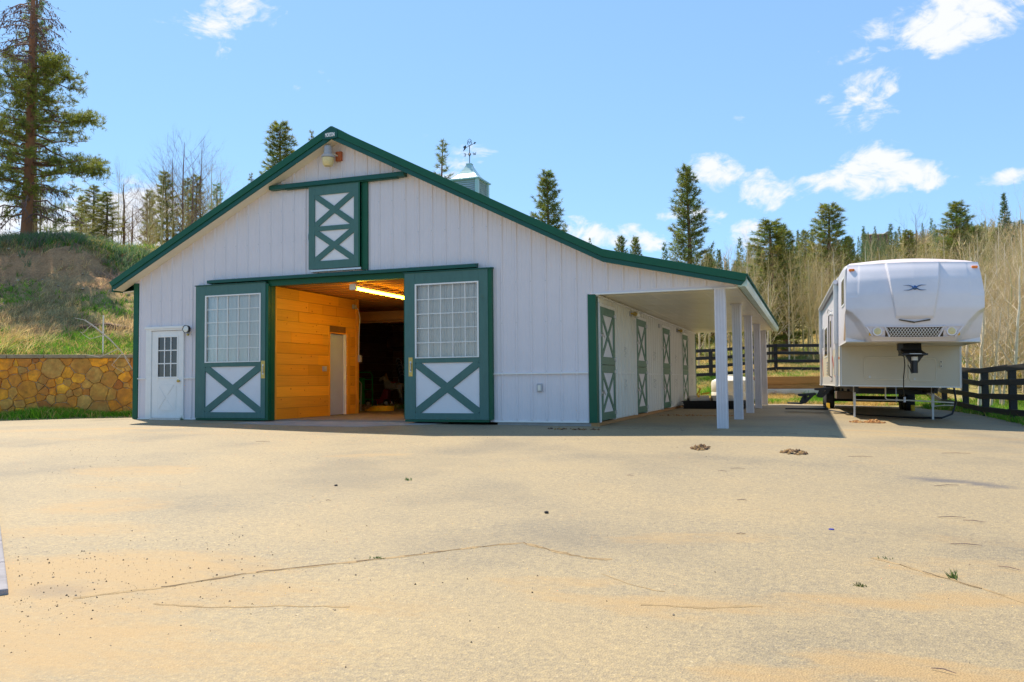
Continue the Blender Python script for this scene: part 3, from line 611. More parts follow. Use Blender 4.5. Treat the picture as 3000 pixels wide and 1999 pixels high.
# ---- walk-in door at the left
b = MB(); b.box(-10.79, -10.645, -.045, 0, .0, 2.06); b.box(-9.75, -9.70, -.045, 0, .0, 2.06); b.box(-10.80, -9.69, -.05, 0, 2.06, 2.10); b.box(-10.83, -9.68, -.065, 0, 2.10, 2.155)
b.box(-10.815, -10.79, -.03, 0, 0, 2.1); b.box(-10.655, -10.64, -.035, -.001, .03, 2.05); b.build('door_casing', M['trimwhite'], barn, bevel=.004)
b = MB(); fx0, fx1, fz0, fz1 = -10.45, -9.90, .985, 1.90
b.box(-10.635, fx0, -.022, -.002, .035, 2.045); b.box(fx1, -9.755, -.022, -.002, .035, 2.045); b.box(fx0, fx1, -.022, -.002, fz1, 2.045); b.box(fx0, fx1, -.022, -.002, .035, fz0)
for s in (1, -1):                               # embossed crossbuck
    c = Vector((-10.17, -.0, .50)); 
    for q in ((.0, .13),):
        b.xz([(c.x-.20, c.z+s*.30), (c.x+.20, c.z+s*.30), (c.x, c.z+s*.06)], -.030, -.0221)
        b.xz([(c.x+s*.25, c.z-.27), (c.x+s*.25, c.z+.27), (c.x+s*.05, c.z)], -.030, -.0221)
pd = b.build('walk_door', M['trimwhite'], barn, bevel=.003)
b = MB(); b.box(fx0, fx1, -.010, -.006, fz0, fz1); b.build('pane', M['glassdark'], pd)
b = MB(); e = .03
b.box(fx0-e, fx0, -.034, -.0, fz0-e, fz1+e); b.box(fx1, fx1+e, -.034, 0, fz0-e, fz1+e); b.box(fx0, fx1, -.034, 0, fz1, fz1+e); b.box(fx0, fx1, -.034, 0, fz0-e, fz0)
for i in (1, 2): xx = fx0+(fx1-fx0)*i/3; b.box(xx-.012, xx+.012, -.026, -.0105, fz0, fz1); zz = fz0+(fz1-fz0)*i/3; b.box(fx0, fx1, -.025, -.0103, zz-.012, zz+.012)
b.build('window_frame', M['trimwhite'], pd)
b = MB(); b.lathe([(.02, -.022), (.02, -.045), (.034, -.055), (.034, -.075), (.015, -.085)], (-9.83, 0, .885), 14, 'y'); b.build('knob', M['brass'], pd, True)
b = MB(); b.box(-10.64, -9.74, -.09, .0, -.02, .028); b.build('threshold', M['steel'], barn)
# ---- stall doors along the porch
def stall_door(y0, y1):
    X = .03; root = None
    c = MB(); c.box(.001, .05, y0-.075, y0-.005, .0, 2.27); c.box(.001, .05, y1+.005, y1+.06, .0, 2.27); c.box(.001, .052, y0-.09, y1+.07, 2.232, 2.29); c.build('door_casing', M['trimwhite'], barn)
    for z0, z1 in ((.03, 1.10), (1.108, 2.225)):
        b = MB(); s = .13
        for q in ((y0,y0+s,z0,z1),(y1-s,y1,z0,z1),(y0+s,y1-s,z1-.15,z1),(y0+s,y1-s,z0,z0+.15)): b.box(X+(0 if q[1]-q[0] < .2 else .001), X+.03, q[0], q[1], q[2], q[3])
        A0, A1, B0, B1 = y0+s-.02, y1-s+.02, z0+.16, z1-.16
        for sg in (1, -1):
            a = Vector((0, A0, B0 if sg > 0 else B1)); e = Vector((0, A1, B1 if sg > 0 else B0)); d = (e-a).normalized(); n = Vector((0, -d.z, d.y))*.045
            b.yz([(p.y, p.z) for p in (a-n, a+n, e+n, e-n)], X+.001, X+.027-(sg > 0)*.002)
        r = b.build('stall_door', M['gstall'], barn, bevel=.002)
        b = MB(); b.box(X-.005, X+.012, y0+.06, y1-.06, z0+.08, z1-.08); b.build('door_panel', M['panel'], r)
        b = MB()
        for zz in (z0+.12, z1-.12): b = MB(); b.box(X+.03, X+.042, y1-.10, y1+.05, zz-.03, zz+.03); b.tube([(X+.045, y1+.01, zz-.045), (X+.045, y1+.01, zz+.045)], .012, 6); b.build('hinge', M['steel'], r)
        b = MB(); zz = (z0+z1)/2+.0; b.box(X+.03, X+.05, y0-.04, y0+.13, zz-.02, zz+.02); b.tube([(X+.06, y0+.02, zz+.05), (X+.075, y0+.10, zz-.04)], .009, 6); b.box(.05, .06, y0-.06, y0-.01, zz-.06, zz+.06); b.build('latch', M['steel'], r)
for q in STALL: stall_door(*q)
# ---- lettering plate at the peak
b = MB(); b.xz([(-5.78, 6.135), (-5.6, 6.225), (-5.42, 6.135), (-5.42, 5.975), (-5.6, 5.955), (-5.78, 5.965)], -.368, -.354); pl = b.build('name_plate', M['green2'], barn)
def text(s, size, mt, parent, name, Mx, depth=.002, bold=.0):
    cu = bpy.data.curves.new(name, 'FONT'); cu.body = s; cu.size = size; cu.extrude = depth; cu.align_x = 'CENTER'; cu.align_y = 'CENTER'; cu.offset = bold
    t = bpy.data.objects.new(name, cu); COL.objects.link(t); bpy.context.view_layer.update()
    me = bpy.data.meshes.new_from_object(t.evaluated_get(bpy.context.evaluated_depsgraph_get())); bpy.data.objects.remove(t); me.transform(Mx); me.materials.clear()
    return link(name, me, mt, parent)
text('MORTON', .115, M['letter'], pl, 'lettering', Matrix.Translation((-5.6, -.3705, 6.045)) @ Matrix.Rotation(R(90), 4, 'X') @ Matrix.Diagonal((.46, 1, 1, 1)), bold=.004)
# ---- cupola
cx, cy = -5.6, 7.2
b = MB(); hb = .40
for sx in (-1, 1):
    for sy in (-1, 1): b.box(cx+sx*hb-.05, cx+sx*hb+.05, cy+sy*hb-.05, cy+sy*hb+.05, 5.7, 6.74)
b.box(cx-hb+.03, cx+hb-.03, cy-hb+.03, cy+hb-.03, 5.7, 6.74)
cup = b.build('cupola', M['gutter'], barn)
b = MB()
for i in range(13):
    z = 5.98+i*.062
    for s in (-1, 1):
        b.prism([(cx-hb+.05, cy+s*(hb-.03), z+.05), (cx-hb+.05, cy+s*(hb+.02), z), (cx-hb+.05, cy+s*(hb+.02), z+.012), (cx-hb+.05, cy+s*(hb-.03), z+.058)], (2*hb-.1, 0, 0))
        b.prism([(cx+s*(hb-.03), cy-hb+.05, z+.05), (cx+s*(hb+.02), cy-hb+.05, z), (cx+s*(hb+.02), cy-hb+.05, z+.012), (cx+s*(hb-.03), cy-hb+.05, z+.058)], (0, 2*hb-.1, 0))
b.build('louvres', mat('pale_louvre', (.55, .62, .66), .5), cup)
b = MB(); prof = [(.50, 6.76), (.42, 6.80), (.34, 6.86), (.26, 6.95), (.19, 7.06), (.12, 7.18), (.075, 7.28)]
for i, (h, z) in enumerate(prof):
    b.v += [(cx-h, cy-h, z), (cx+h, cy-h, z), (cx+h, cy+h, z), (cx-h, cy+h, z)]
for i in range(len(prof)-1):
    for j in range(4): k = (j+1) % 4; b.f.append((4*i+j, 4*i+k, 4*i+4+k, 4*i+4+j))
b.f.append(tuple(4*(len(prof)-1)+j for j in range(4))); b.box(cx-.49, cx+.49, cy-.49, cy+.49, 6.735, 6.759); b.box(cx-.085, cx+.085, cy-.085, cy+.085, 7.282, 7.305)
b.build('cupola_roof', mat('pale_green_metal', (.50, .66, .60), .22, .35, noise=(2, .08, 3)), cup)
# ---- weather vane: hexagon emblem with an M, arrow, compass letters
wv = thing('weather_vane', 'black weather vane with arrow, hexagonal M emblem and compass letters on the cupola', 'weather vane', (cx, cy, 7.30))
b = MB(); b.tube([(0,0,0),(0,0,.57)], .012, 8); b.lathe([(.01,.24),(.035,.27),(.04,.30),(.03,.33),(.01,.35)], (0,0,0), 10); b.tube([(-.13,0,.30),(.13,0,.30)], .006, 5); b.tube([(.04,-.11,.30),(-.04,.11,.30)], .006, 5); b.build('mast', M['black'], wv)
def strokes(name, ps, o, ex, ez, s, r=.008):
    b = MB()
    for p in ps:
        for a, c in zip(p, p[1:]): b.tube([Vector(o)+Vector(ex)*a[0]*s+Vector((0, 0, 1))*a[1]*s, Vector(o)+Vector(ex)*c[0]*s+Vector((0, 0, 1))*c[1]*s], r, 5)
    return b.build(name, M['black'], wv)
E_ = [[(.7,0),(0,0),(0,1),(.7,1)],[(0,.5),(.6,.5)]]; W_ = [[(0,1),(.25,0),(.5,.7),(.75,0),(1,1)]]; S_ = [[(0,.1),(.5,0),(.7,.25),(.1,.7),(.3,1),(.7,.9)]]; N_ = [[(0,0),(0,1),(.7,0),(.7,1)]]
strokes('compass_letter', E_, (-.13, 0, .25), (-1, 0, 0), 1, .085); strokes('compass_letter', W_, (.12, 0, .255), (1, 0, 0), 1, .085)
strokes('compass_letter', S_, (.05, -.12, .22), (.4, -.9, 0), 1, .085, .006); strokes('compass_letter', N_, (-.04, .12, .26), (-.4, .9, 0), 1, .085, .006)
hx = [(.075*math.sin(R(60*i)), .105*math.cos(R(60*i))+.105) for i in range(7)]
strokes('emblem', [hx, [(-.055,.065),(-.03,.155),(0,.07),(.03,.155),(.055,.065)]], (0, 0, .555), (1, 0, 0), 1, 1.0, .006)
b = MB(); ax = Vector((.90, -.44, 0)); pz = Vector((0, 0, 1)); c0 = Vector((0, 0, .555))
b.tube([c0-ax*.22-pz*.03, c0+ax*.22+pz*.03], .008, 6)
b.prism([c0-ax*.30-pz*.11, c0-ax*.25-pz*.03, c0-ax*.30+pz*.03, c0-ax*.17+pz*.055, c0-ax*.15-pz*.005, c0-ax*.19-pz*.06], (.003, .006, 0))
b.prism([c0+ax*.30+pz*.04, c0+ax*.22+pz*.07, c0+ax*.19+pz*.03, c0+ax*.23+pz*.0], (.003, .006, 0)); b.build('arrow', M['black'], wv)
# ---- lamps and boxes fixed to the barn
t = thing('yard_light', 'ribbed metal yard light with yellow lens under the barn peak', 'lamp', (-5.74, -.22, 5.60))
b = MB(); b.lathe([(.06,.0),(.13,.01),(.135,.06),(.115,.075),(.09,.09),(.085,.24),(.07,.265),(.02,.27)], (0,0,0), 24)
for i in range(24): a = 2*math.pi*i/24; b.bar((.137*math.cos(a), .137*math.sin(a), .01), (.125*math.cos(a), .125*math.sin(a), .07), .008, .006)
b.build('housing', M['greyplastic'], t, True)
b = MB(); b.lathe([(.128,0),(.125,-.06),(.11,-.14),(.085,-.175),(.04,-.185)], (0,0,0), 28); b.build('lens', M['amberlens'], t, True)
b = MB(); b.tube([(.05, .02, .12), (.12, .10, .08), (.16, .16, .06)], .02, 8); b.build('arm', M['steel'], t)
b = MB(); b.box(.10, .235, .13, .205, -.04, .16); b.build('mounting_box', M['rust'], t, bevel=.004)
t = thing('flood_lamp', 'clear round flood lamp with small sensor beside the walk-in door', 'lamp', (-9.55, -.0, 2.04))
b = MB(); b.lathe([(.045,-.03),(.045,-.0)], (-.05,0,-.03), 14, 'y'); b.tube([(-.05,-.02,-.03),(.0,-.08,.0),(.03,-.09,.02)], .015, 6); b.build('bracket', M['greyplastic'], t)
b = MB(); b.lathe([(.03,0),(.055,-.02),(.075,-.07),(.08,-.12),(.06,-.13)], (.02,-.05,.02), 20, 'y'); b.build('bulb', M['clearlens'], t, True)
b = MB(); b.lathe([(.082,-.05),(.088,-.13),(.08,-.13),(.07,-.05)], (.02,-.05,.025), 20, 'y'); b.build('shade', M['black'], t, True)
b = MB(); b.lathe([(.02,-.02),(.03,-.05),(.02,-.07)], (.0,-.03,-.10), 12, 'y'); b.build('sensor', M['brass'], t, True)
for y, lb in ((3.0, 'jar-shaped wall lamp between the first and second stall doors'), (9.9, 'jar-shaped wall lamp between the third and fourth stall doors')):
    t = thing('porch_lamp', lb, 'lamp', (.0, y, 2.29), group='jar lamps on the stall wall')
    b = MB(); b.box(.027, .07, -.07, .07, -.05, .05); b.build('mounting_box', M['greyplastic'], t); b = MB(); b.tube([(.06,0,0),(.13,.02,-.0),(.15,.06,-.01)], .022, 8); b.lathe([(.045,0),(.05,.05),(.04,.06)], (.15,.05,-.01), 14, 'y'); b.build('bracket', M['brass'], t)
    b = MB(); b.lathe([(.045,0),(.075,.03),(.085,.10),(.08,.17),(.05,.22),(.01,.23)], (.15,.11,-.01), 20, 'y'); b.build('globe', M['clearlens'], t, True)
t = MB().box(.027, .06, 6.72, 6.86, 2.19, 2.29).build('junction_box', M['greyplastic']); tag(t, 'small grey junction box on the stall wall beside the third door', 'junction box')
t = thing('outlet_cover', 'grey weatherproof outlet cover low on the white front wall', 'outlet', (-1.11, 0, .67))
b = MB(); b.box(-.055, .055, -.05, -.0, -.08, .08); b.build('cover', M['greyplastic'], t, bevel=.012); b = MB(); b.box(-.03, .03, -.058, -.051, -.055, .05); b.build('lid', M['poly'], t, bevel=.004)
for i, y in enumerate((2.35, 5.9, 9.4, 12.9)):
    for z in (1.42, .72):
        b = MB(); b.tube([(.03, -.02, .10), (.10, -.03, .07), (.03, .02, .02), (.09, .03, -.03), (.03, 0, -.09), (.08, 0, -.12)], .006, 5)
        o = b.build('bridle_hook', M['steel']); o.location = (0, y, z)
        w = ('right of the first stall door', 'right of the second stall door', 'right of the third stall door', 'right of the fourth stall door')[i]
        tag(o, f"{'upper' if z > 1 else 'lower'} bent wire hook on the stall wall {w}", 'hook', 'bent wire hooks between the stall doors')

# ------------------------------------------------------------------ inside the barn
def boards(name, parent, o, ex, ez, en, length, height, bh, holes=(), seed=1, cols=((.76,.37,.030), (.72,.33,.022), (.74,.35,.032), (.69,.31,.022))):
    rg = random.Random(seed); V = []; F = []; C = []; o, ex, ez, en = map(Vector, (o, ex, ez, en)); z = 0
    while z < height-.01:
        h = min(bh, height-z); u = 0
        cuts = [0]; 
        while cuts[-1] < length: cuts.append(min(length, cuts[-1]+rg.choice((.6, .9, 1.3, 1.7, 2.4))))
        for a, c in zip(cuts, cuts[1:]):
            pcs = [(a, c)]
            for (h0, h1, hz0, hz1) in holes:
                if z+h > hz0+.01 and z < hz1-.01: pcs = [q for p in pcs for q in ((p[0], min(p[1], h0)), (max(p[0], h1), p[1])) if q[1]-q[0] > .01]
            col = np.array(rg.choice(cols))*rg.uniform(.85, 1.15); dz = rg.uniform(0, .004)
            for (p, q) in pcs:
                n = len(V); g = .0035
                for (uu, zz, w) in ((p+g,z+g,0),(q-g*.3,z+g,0),(q-g*.3,z+h-g,0),(p+g,z+h-g,0),(p+g,z+g,1),(q-g*.3,z+g,1),(q-g*.3,z+h-g,1),(p+g,z+h-g,1)):
                    V.append(o+ex*uu+ez*zz+en*((.02+dz) if w else 0)); C.append(col)
                F += [(n+4,n+5,n+6,n+7),(n,n+1,n+5,n+4),(n+1,n+2,n+6,n+5),(n+2,n+3,n+7,n+6),(n+3,n,n+4,n+7)]
        z += h
    me = npmesh(name, [tuple(v) for v in V], F, np.array(C)); o2 = link(name, me, M['pineboard'], parent); return o2
boards('aisle_wall', barn, (-7.35, .13, 0), (0, 1, 0), (0, 0, 1), (1, 0, 0), 3.42, 2.97, .247, [(2.20, 2.97, 0, 2.03)], 4)
b = MB(); rg = random.Random(6)
for i in range(46):
    y, z = rg.uniform(.3, 3.4), rg.uniform(.1, 2.85)
    if 2.2 < y < 3.3 and z < 2.1: continue
    r_ = rg.uniform(.010, .024); b.lathe([(r_, -7.345), (r_*.8, -7.3235), (r_*.2, -7.3225)], (0, y, z), 9, 'x')
kn = b.build('knots', mat('board_knot', (.42, .15, .02), .7), barn); kn['kind'] = 'stuff'
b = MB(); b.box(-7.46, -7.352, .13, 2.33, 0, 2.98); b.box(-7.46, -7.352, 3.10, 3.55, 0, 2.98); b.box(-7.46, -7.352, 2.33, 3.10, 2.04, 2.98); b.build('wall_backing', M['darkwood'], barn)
b = MB(); M['opine'] = mat('orange_pine', (.72, .34, .04), .5, noise=(6, .15, 5, (1, 1, .2)))
b.box(-7.45, -7.31, 3.56, 3.70, 0, 2.98).build('aisle_post', M['opine'], barn, bevel=.004)
MB().box(-7.34, -7.305, .125, .17, 0, 2.96).build('wall_edge_trim', M['opine'], barn)
b = MB(); b.box(-7.345, -7.31, 2.30, 2.335, 0, 2.06); b.box(-7.345, -7.31, 3.14, 3.26, 0, 2.06); b.box(-7.345, -7.312, 2.335, 3.14, 2.035, 2.065); b.build('door_casing', M['opine'], barn)
b = MB(); b.box(-7.42, -7.38, 2.34, 3.09, .01, 2.03); idr = b.build('inner_door', M['greydoor'], barn); b = MB(); b.box(-7.40, -7.33, 3.092, 3.14, 0, 2.035); b.box(-7.38, -7.36, 3.05, 3.09, 0.01, 2.03); b.build('door_jamb', M['trimwhite'], idr)
boards('aisle_wall', barn, (-3.88, .13, 0), (0, 1, 0), (0, 0, 1), (-1, 0, 0), 12.5, 2.97, .247, [], 9)
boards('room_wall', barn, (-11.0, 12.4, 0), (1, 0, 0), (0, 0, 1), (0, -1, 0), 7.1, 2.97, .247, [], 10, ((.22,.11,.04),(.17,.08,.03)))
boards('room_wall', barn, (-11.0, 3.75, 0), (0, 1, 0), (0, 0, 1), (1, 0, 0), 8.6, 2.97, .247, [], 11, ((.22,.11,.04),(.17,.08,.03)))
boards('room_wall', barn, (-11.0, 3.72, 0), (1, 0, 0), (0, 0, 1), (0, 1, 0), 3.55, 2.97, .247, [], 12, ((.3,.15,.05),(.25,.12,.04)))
b = MB(); b.box(-11.05, -3.85, .14, 12.45, -.1, 0.0); b.build('barn_floor', mat('barn_floor_concrete', (.22, .20, .18), .8, noise=(2, .25, 7)), barn)
V = []; 
b = MB(); y = .14
while y < 12.3: b.box(-11.0, -3.9, y, y+.125, 3.012, 3.04); y += .15
b.box(-11.0, -3.9, .13, 12.4, 3.042, 3.08)
b.build('ceiling_boards', mat('orange_ceiling', (.90, .42, .03), .6, noise=(5, .16, 5, (.25, 4, 1))), barn)
b = MB()
for i in range(30): b.box(-11.0, -3.9, .16+i*.41, .20+i*.41, 2.975, 3.010)
b.build('ceiling_joists', mat('ceiling_joist', (.45, .20, .04), .7), barn)
b = MB(); b.box(-11.0, -3.9, 5.2, 5.30, 2.55, 2.80); b.box(-11.0, -3.9, 5.36, 5.46, 2.5, 2.62); b.box(-9.2, -9.06, 5.2, 5.3, 0, 2.55)
b.build('beam', mat('timber_beam', (.42, .20, .05), .6, noise=(3, .2, 5, (.3, 3, 3))), barn)
t = thing('fluorescent_light', 'long lit fluorescent strip light under the orange board ceiling', 'light fixture', (-5.47, .34, 2.89))
b = MB(); b.box(-.06, .06, 0, 2.44, -.0, .055); b.box(-.075, .075, -.02, .05, -.07, .06); b.box(-.075, .075, 2.40, 2.46, -.07, .06); b.build('fixture_body', M['trimwhite'], t, bevel=.004)
for dx in (-.035, .035): b = MB(); b.tube([(dx, .05, -.035), (dx, 2.39, -.035)], .019, 12); b.build('tube', M['tube'], t)
t = MB().box(-7.325, -7.28, 2.0, 2.14, 1.09, 1.21).build('switch_box', M['greyplastic'], bevel=.006); tag(t, 'grey metal switch box on the pine wall beside the inner door', 'switch box')
t = thing('conduit', 'pale electrical conduit running down the aisle post to an outlet', 'conduit', (-7.30, 3.6, 0))
b = MB(); b.tube([(0,-.1,2.78),(.01,.03,2.72),(.03,.08,2.5),(.01,.06,2.0),(.01,.05,1.5)], .010, 7); b.build('pipe', M['poly'], t); b = MB(); b.box(-.01,.05,-.25,-.11,2.72,2.83); b.box(-.0,.07,.02,.12,1.34,1.52); b.build('outlet_box', M['greyplastic'], t, bevel=.005)
# stored things
t = thing('garden_hose', 'coiled yellow hose on the floor by the aisle post', 'hose', (-7.55, 5.2, 0)); b = MB()
for i in range(5):
    b.tube([(.42*math.cos(a)*(1-.06*i)+.03*i, .30*math.sin(a)*(1-.05*i), .025+.026*i) for a in np.linspace(0, 6.1, 26)], .018, 7)
b.build('coil', M['yellow'], t, True)
t = thing('hand_truck', 'green steel hand truck leaning in the dark barn', 'hand truck', (-8.95, 6.8, 0), .25)
b = MB(); b.tube([(-.24,0,.03),(-.24,.0,1.0),(-.18,.02,1.12),(.18,.02,1.12),(.24,0,1.0),(.24,0,.03)], .022, 8)
for z in (.3, .6, .9): b.tube([(-.24,0,z),(.24,0,z)], .016, 6)
b.box(-.26, .26, -.25, 0, .02, .035); b.build('frame', M['cartgreen'], t); b = MB(); b.box(-.3, -.02, .05, .1, .15, .95); b.build('panel', M['cartgreen'], t)
for sx in (-.3, .3): b = MB(); b.lathe([(.03,-.035),(.13,-.035),(.14,0),(.13,.035),(.03,.035)], (sx, .05, .14), 20, 'x'); b.build('wheel', M['rubber'], t, True)
t = thing('folding_frame', 'folded grey metal frame with a round dial leaning by the post', 'frame', (-8.3, 5.2, 0), .2)
b = MB(); b.tube([(-.14,0,0),(-.14,.05,.78),(-.08,.05,.85),(.08,.05,.85),(.14,.05,.78),(.14,0,0)], .018, 7); b.lathe([(.10,-.02),(.12,0),(.10,.02)], (0, -.03, .28), 18, 'y'); b.build('frame', M['greyplastic'], t)
t = thing('toy_cart', 'small red cart with black tyres and pale hubs in the barn', 'cart', (-9.45, 8.6, 0), .12)
b = MB(); b.box(-.34, .34, -.18, .18, .12, .26); b.prism([(.05,-.15,.26),(.34,-.15,.26),(.34,-.15,.56),(.22,-.15,.60)], (0, .3, 0)); b.build('cart_body', mat('dark_red_cart', (.22,.012,.015), .5), t, bevel=.02)
for sx in (-.30, .32):
    for sy in (-.2, .2):
        b = MB(); b.lathe([(.04,-.03),(.12,-.03),(.13,0),(.12,.03),(.04,.03)], (sx, sy, .13), 20, 'y'); w = b.build('wheel', M['rubber'], t, True); b = MB(); b.lathe([(.065,-.035),(.065,.035)], (sx, sy, .13), 16, 'y'); b.build('hub', M['poly'], w)
# spring horse: one skinned surface
def skin(name, verts, edges, radii, m, parent=None, sub=2):
    me = bpy.data.meshes.new(name); me.from_pydata(verts, edges, []); o = bpy.data.objects.new(name, me); COL.objects.link(o); o.parent = parent
    sk = o.modifiers.new('skin', 'SKIN'); sk.use_smooth_shade = True
    for i, r in enumerate(radii): me.skin_vertices[0].data[i].radius = (r, r) if not isinstance(r, tuple) else r
    me.skin_vertices[0].data[0].use_root = True
    s = o.modifiers.new('sub', 'SUBSURF'); s.levels = s.render_levels = sub; me.materials.append(m); return o
t = thing('toy_horse', 'pale toy spring horse standing behind the red cart', 'toy horse', (-9.2, 9.1, .22), .1)
hv = [(0,0,.45),(.2,0,.46),(-.2,0,.47),(-.28,0,.62),(-.33,0,.76),(-.44,0,.70),(-.52,0,.63),(-.25,.08,.28),(-.36,.08,.12),(-.25,-.08,.28),(-.22,-.08,.08),(.24,.08,.28),(.18,.08,.05),(.24,-.08,.28),(.34,-.08,.06),(.32,0,.52),(.42,0,.46),(.46,0,.32)]
he = [(0,1),(0,2),(2,3),(3,4),(4,5),(5,6),(2,7),(7,8),(2,9),(9,10),(1,11),(11,12),(1,13),(13,14),(1,15),(15,16),(16,17)]
skin('horse_body', hv, he, [.13,.12,.12,.085,.075,.05,.04,.055,.03,.055,.03,.06,.03,.06,.03,.04,.03,.012], mat('toy_horse_coat', (.34,.30,.22), .6), t)
b = MB(); b.prism([(-.26,-.02,.9),(-.30,-.02,.84),(-.20,-.02,.52),(-.13,-.02,.56)], (0,.04,0)); b.build('mane', M['lumber'], t); b = MB(); b.box(-.08,.12,-.1,.1,.57,.61); b.build('saddle', M['red'], t, bevel=.02)
# stacked chairs
def chair():
    t = thing('stacking_chair', 'x', 'chair'); b = MB()
    b.tube([(-.2,.2,0),(-.2,.18,.45),(-.2,.28,.9),(-.1,.31,.98),(.1,.31,.98),(.2,.28,.9),(.2,.18,.45),(.2,.2,0)], .013, 6); b.tube([(-.22,-.22,0),(-.2,-.2,.44),(.2,-.2,.44),(.22,-.22,0)], .013, 6); b.build('chair_frame', M['greyplastic'], t)
    b = MB(); b.box(-.21,.21,-.21,.2,.44,.47); b.build('seat', M['rubber'], t, bevel=.01); b = MB(); b.box(-.2,.2,.25,.28,.6,.95); b.build('backrest', M['rubber'], t, bevel=.01); return t
c0 = chair()
for i in range(6):
    c = c0 if i == 0 else copy_tree(c0); c.location = (-9.0-.045*i, 9.9+.03*i, .10+.105*i+.0); c.rotation_euler = (0, 0, 2.5)
    tag(c, ('bottom dark stacking chair of the stack in the barn','second dark chair from the bottom of the stack','third dark chair from the bottom of the stack','third dark chair from the top of the stack','second dark chair from the top of the stack','top dark stacking chair of the stack in the barn')[i], group='dark chairs in one stack')
t = thing('leaf_rake', 'dark red fan rake hung head up on the back wall', 'rake', (-9.6, 12.2, 0)); b = MB(); b.tube([(0,0,.9),(0,0,2.0)], .014, 6); b.build('handle', M['lumber'], t); b = MB(); b.xz([(-.05,2.0),(.05,2.0),(.26,2.55),(-.26,2.55)], -.02, .0); b.build('rake_head', M['red'], t)
t = MB().tube([(-10.2, 11.6, 0.0), (-10.55, 12.2, 2.0)], .015, 6).build('long_handle', M['lumber']); tag(t, 'long wooden tool handle leaning against the dark back wall', 'tool handle')
t = MB().box(-11.0, -9.6, 11.9, 12.35, 2.1, 2.5).build('wall_shelf', M['darkwood']); tag(t, 'dark wooden shelf box high on the back wall', 'shelf')
t = thing('jug', 'white and yellow plastic jug beside the sliding door edge', 'jug', (-7.75, 8.2, 0)); b = MB(); b.lathe([(.09,.02),(.11,.04),(.11,.26),(.05,.33),(.03,.36)], (0,0,0), 16); b.build('bottle', M['poly'], t, True); b = MB(); b.lathe([(.112,.03),(.112,.12)], (0,0,0), 16); b.tube([(.08,0,.28),(.1,0,.42),(0,0,.46),(-.1,0,.42),(-.08,0,.28)], .01, 6); b.build('handle', M['yellow'], t)
t = thing('wooden_crate', 'dark wooden slatted crate behind the jug in the barn', 'crate', (-7.9, 9.4, 0)); b = MB()
for i in range(9): b.box(-.35, .35, -.02, 0, .02+.13*i, .12+.13*i); b.box(-.35,-.33,0,.4,.02+.13*i,.12+.13*i)
for dx in (-.34,.32): b.box(dx, dx+.04, 0, .05, 0, 1.2)
b.build('slats', M['darkwood'], t)

# ------------------------------------------------------------------ travel trailer
TW = 2.44
tr = thing('travel_trailer', 'white fifth-wheel travel trailer parked nose forward beside the black rail fence', 'trailer', (4.43, 4.87, -.12), R(2.0))
tr.rotation_euler = (R(-.25), R(1.3), R(2.0))
def smooth(a, b, x): t = min(1, max(0, (x-a)/(b-a))); return t*t*(3-2*t)
def cap():
    NU, NW = 220, 110; w0, w1 = 1.66, 3.235; V = []; F = []
    WW = np.linspace(1.4, 3.5, 421); PP = np.interp(WW, [1.66, 1.70, 1.80, 2.0, 2.3, 2.6, 2.9, 3.1, 3.235], [-1.84, -1.92, -1.985, -2.04, -2.09, -2.08, -2.00, -1.90, -1.80]); kk = np.hanning(41); PP = np.convolve(np.pad(PP, 20, 'edge'), kk/kk.sum(), 'valid')
    def prof(w): return float(np.interp(w, WW, PP))
    for j in range(NW+1):
        w = w0+(w1-w0)*j/NW
        for i in range(NU+1):
            s = i/NU*2-1; a = abs(s); side = .02*smooth(2.1, 2.6, w)+.02
            half = TW/2+.03*smooth(1.66, 2.1, w)-.05*smooth(2.5, 3.3, w)
            v = prof(w)-.13*(1-a**2.4)
            edge = np.interp(w, [1.66, 1.85, 2.05, 2.22, 2.30, 2.33], [.62, .70, .78, .90, 1.0, 1.2])    # scooped lower corners
            v += .17*smooth(edge-.02, edge+.10, a)*(1-smooth(2.27, 2.35, w))
            hw = np.interp(w, [2.12, 3.2], [.265, .40]); hood = smooth(hw+.012, hw-.004, a) if w > 2.10 else 0     # raised hood panel
            v -= .070*hood*smooth(2.08, 2.16, w)*(.45+.55*smooth(2.1, 2.9, w)) + .012*hood*(1-a/max(hw, .01))
            if .80 < a and w > 2.55: v += .007*smooth(.80, .83, a)
            V.append((TW/2+s*half, v, w))
    k = NU+1
    for j in range(NW):
        for i in range(NU): F.append((j*k+i, j*k+i+1, (j+1)*k+i+1, (j+1)*k+i))
    o = link('front_cap', npmesh('front_cap', V, F, None, True), M['fibre'], tr, True)
    return prof
prof = cap()
def cf(u, w): return prof(w)-.13*(1-abs(u/TW*2-1)**2.4)      # surface of the cap at u, w (before relief)
# upper body behind the cap, with rounded roof shoulders
def section(u0, u1, wb, wt, crown=.10, rad=.16):
    pts = [(u0, wb), (u1, wb)]
    for i in range(6): a = math.pi/2*i/5; pts.append((u1-rad+rad*math.cos(a), wt-rad+rad*math.sin(a)))
    for i in range(1, 8): t = i/8; pts.append((u1-rad-(u1-u0-2*rad)*t, wt+crown*math.sin(math.pi*t)))
    for i in range(6): a = math.pi/2+math.pi/2*i/5; pts.append((u0+rad+rad*math.cos(a), wt-rad+rad*math.sin(a)))
    return pts
b = MB(); secs = [(-1.78, 3.20, .0, .05), (-1.62, 3.26, .05, .10), (-1.3, 3.33, .07, .14), (-.8, 3.38, .08, .15), (0, 3.39, .08, .15), (9.9, 3.39, .08, .15)]
n0 = len(b.v); K = None
for v, wt, cr, rd in secs:
    p = section(.0, TW, 1.66, wt, cr, rd); K = len(p); b.v += [(x, v, z) for x, z in p]
for i in range(len(secs)-1):
    for j in range(K): b.f.append((i*K+j, i*K+(j+1) % K, (i+1)*K+(j+1) % K, (i+1)*K+j))
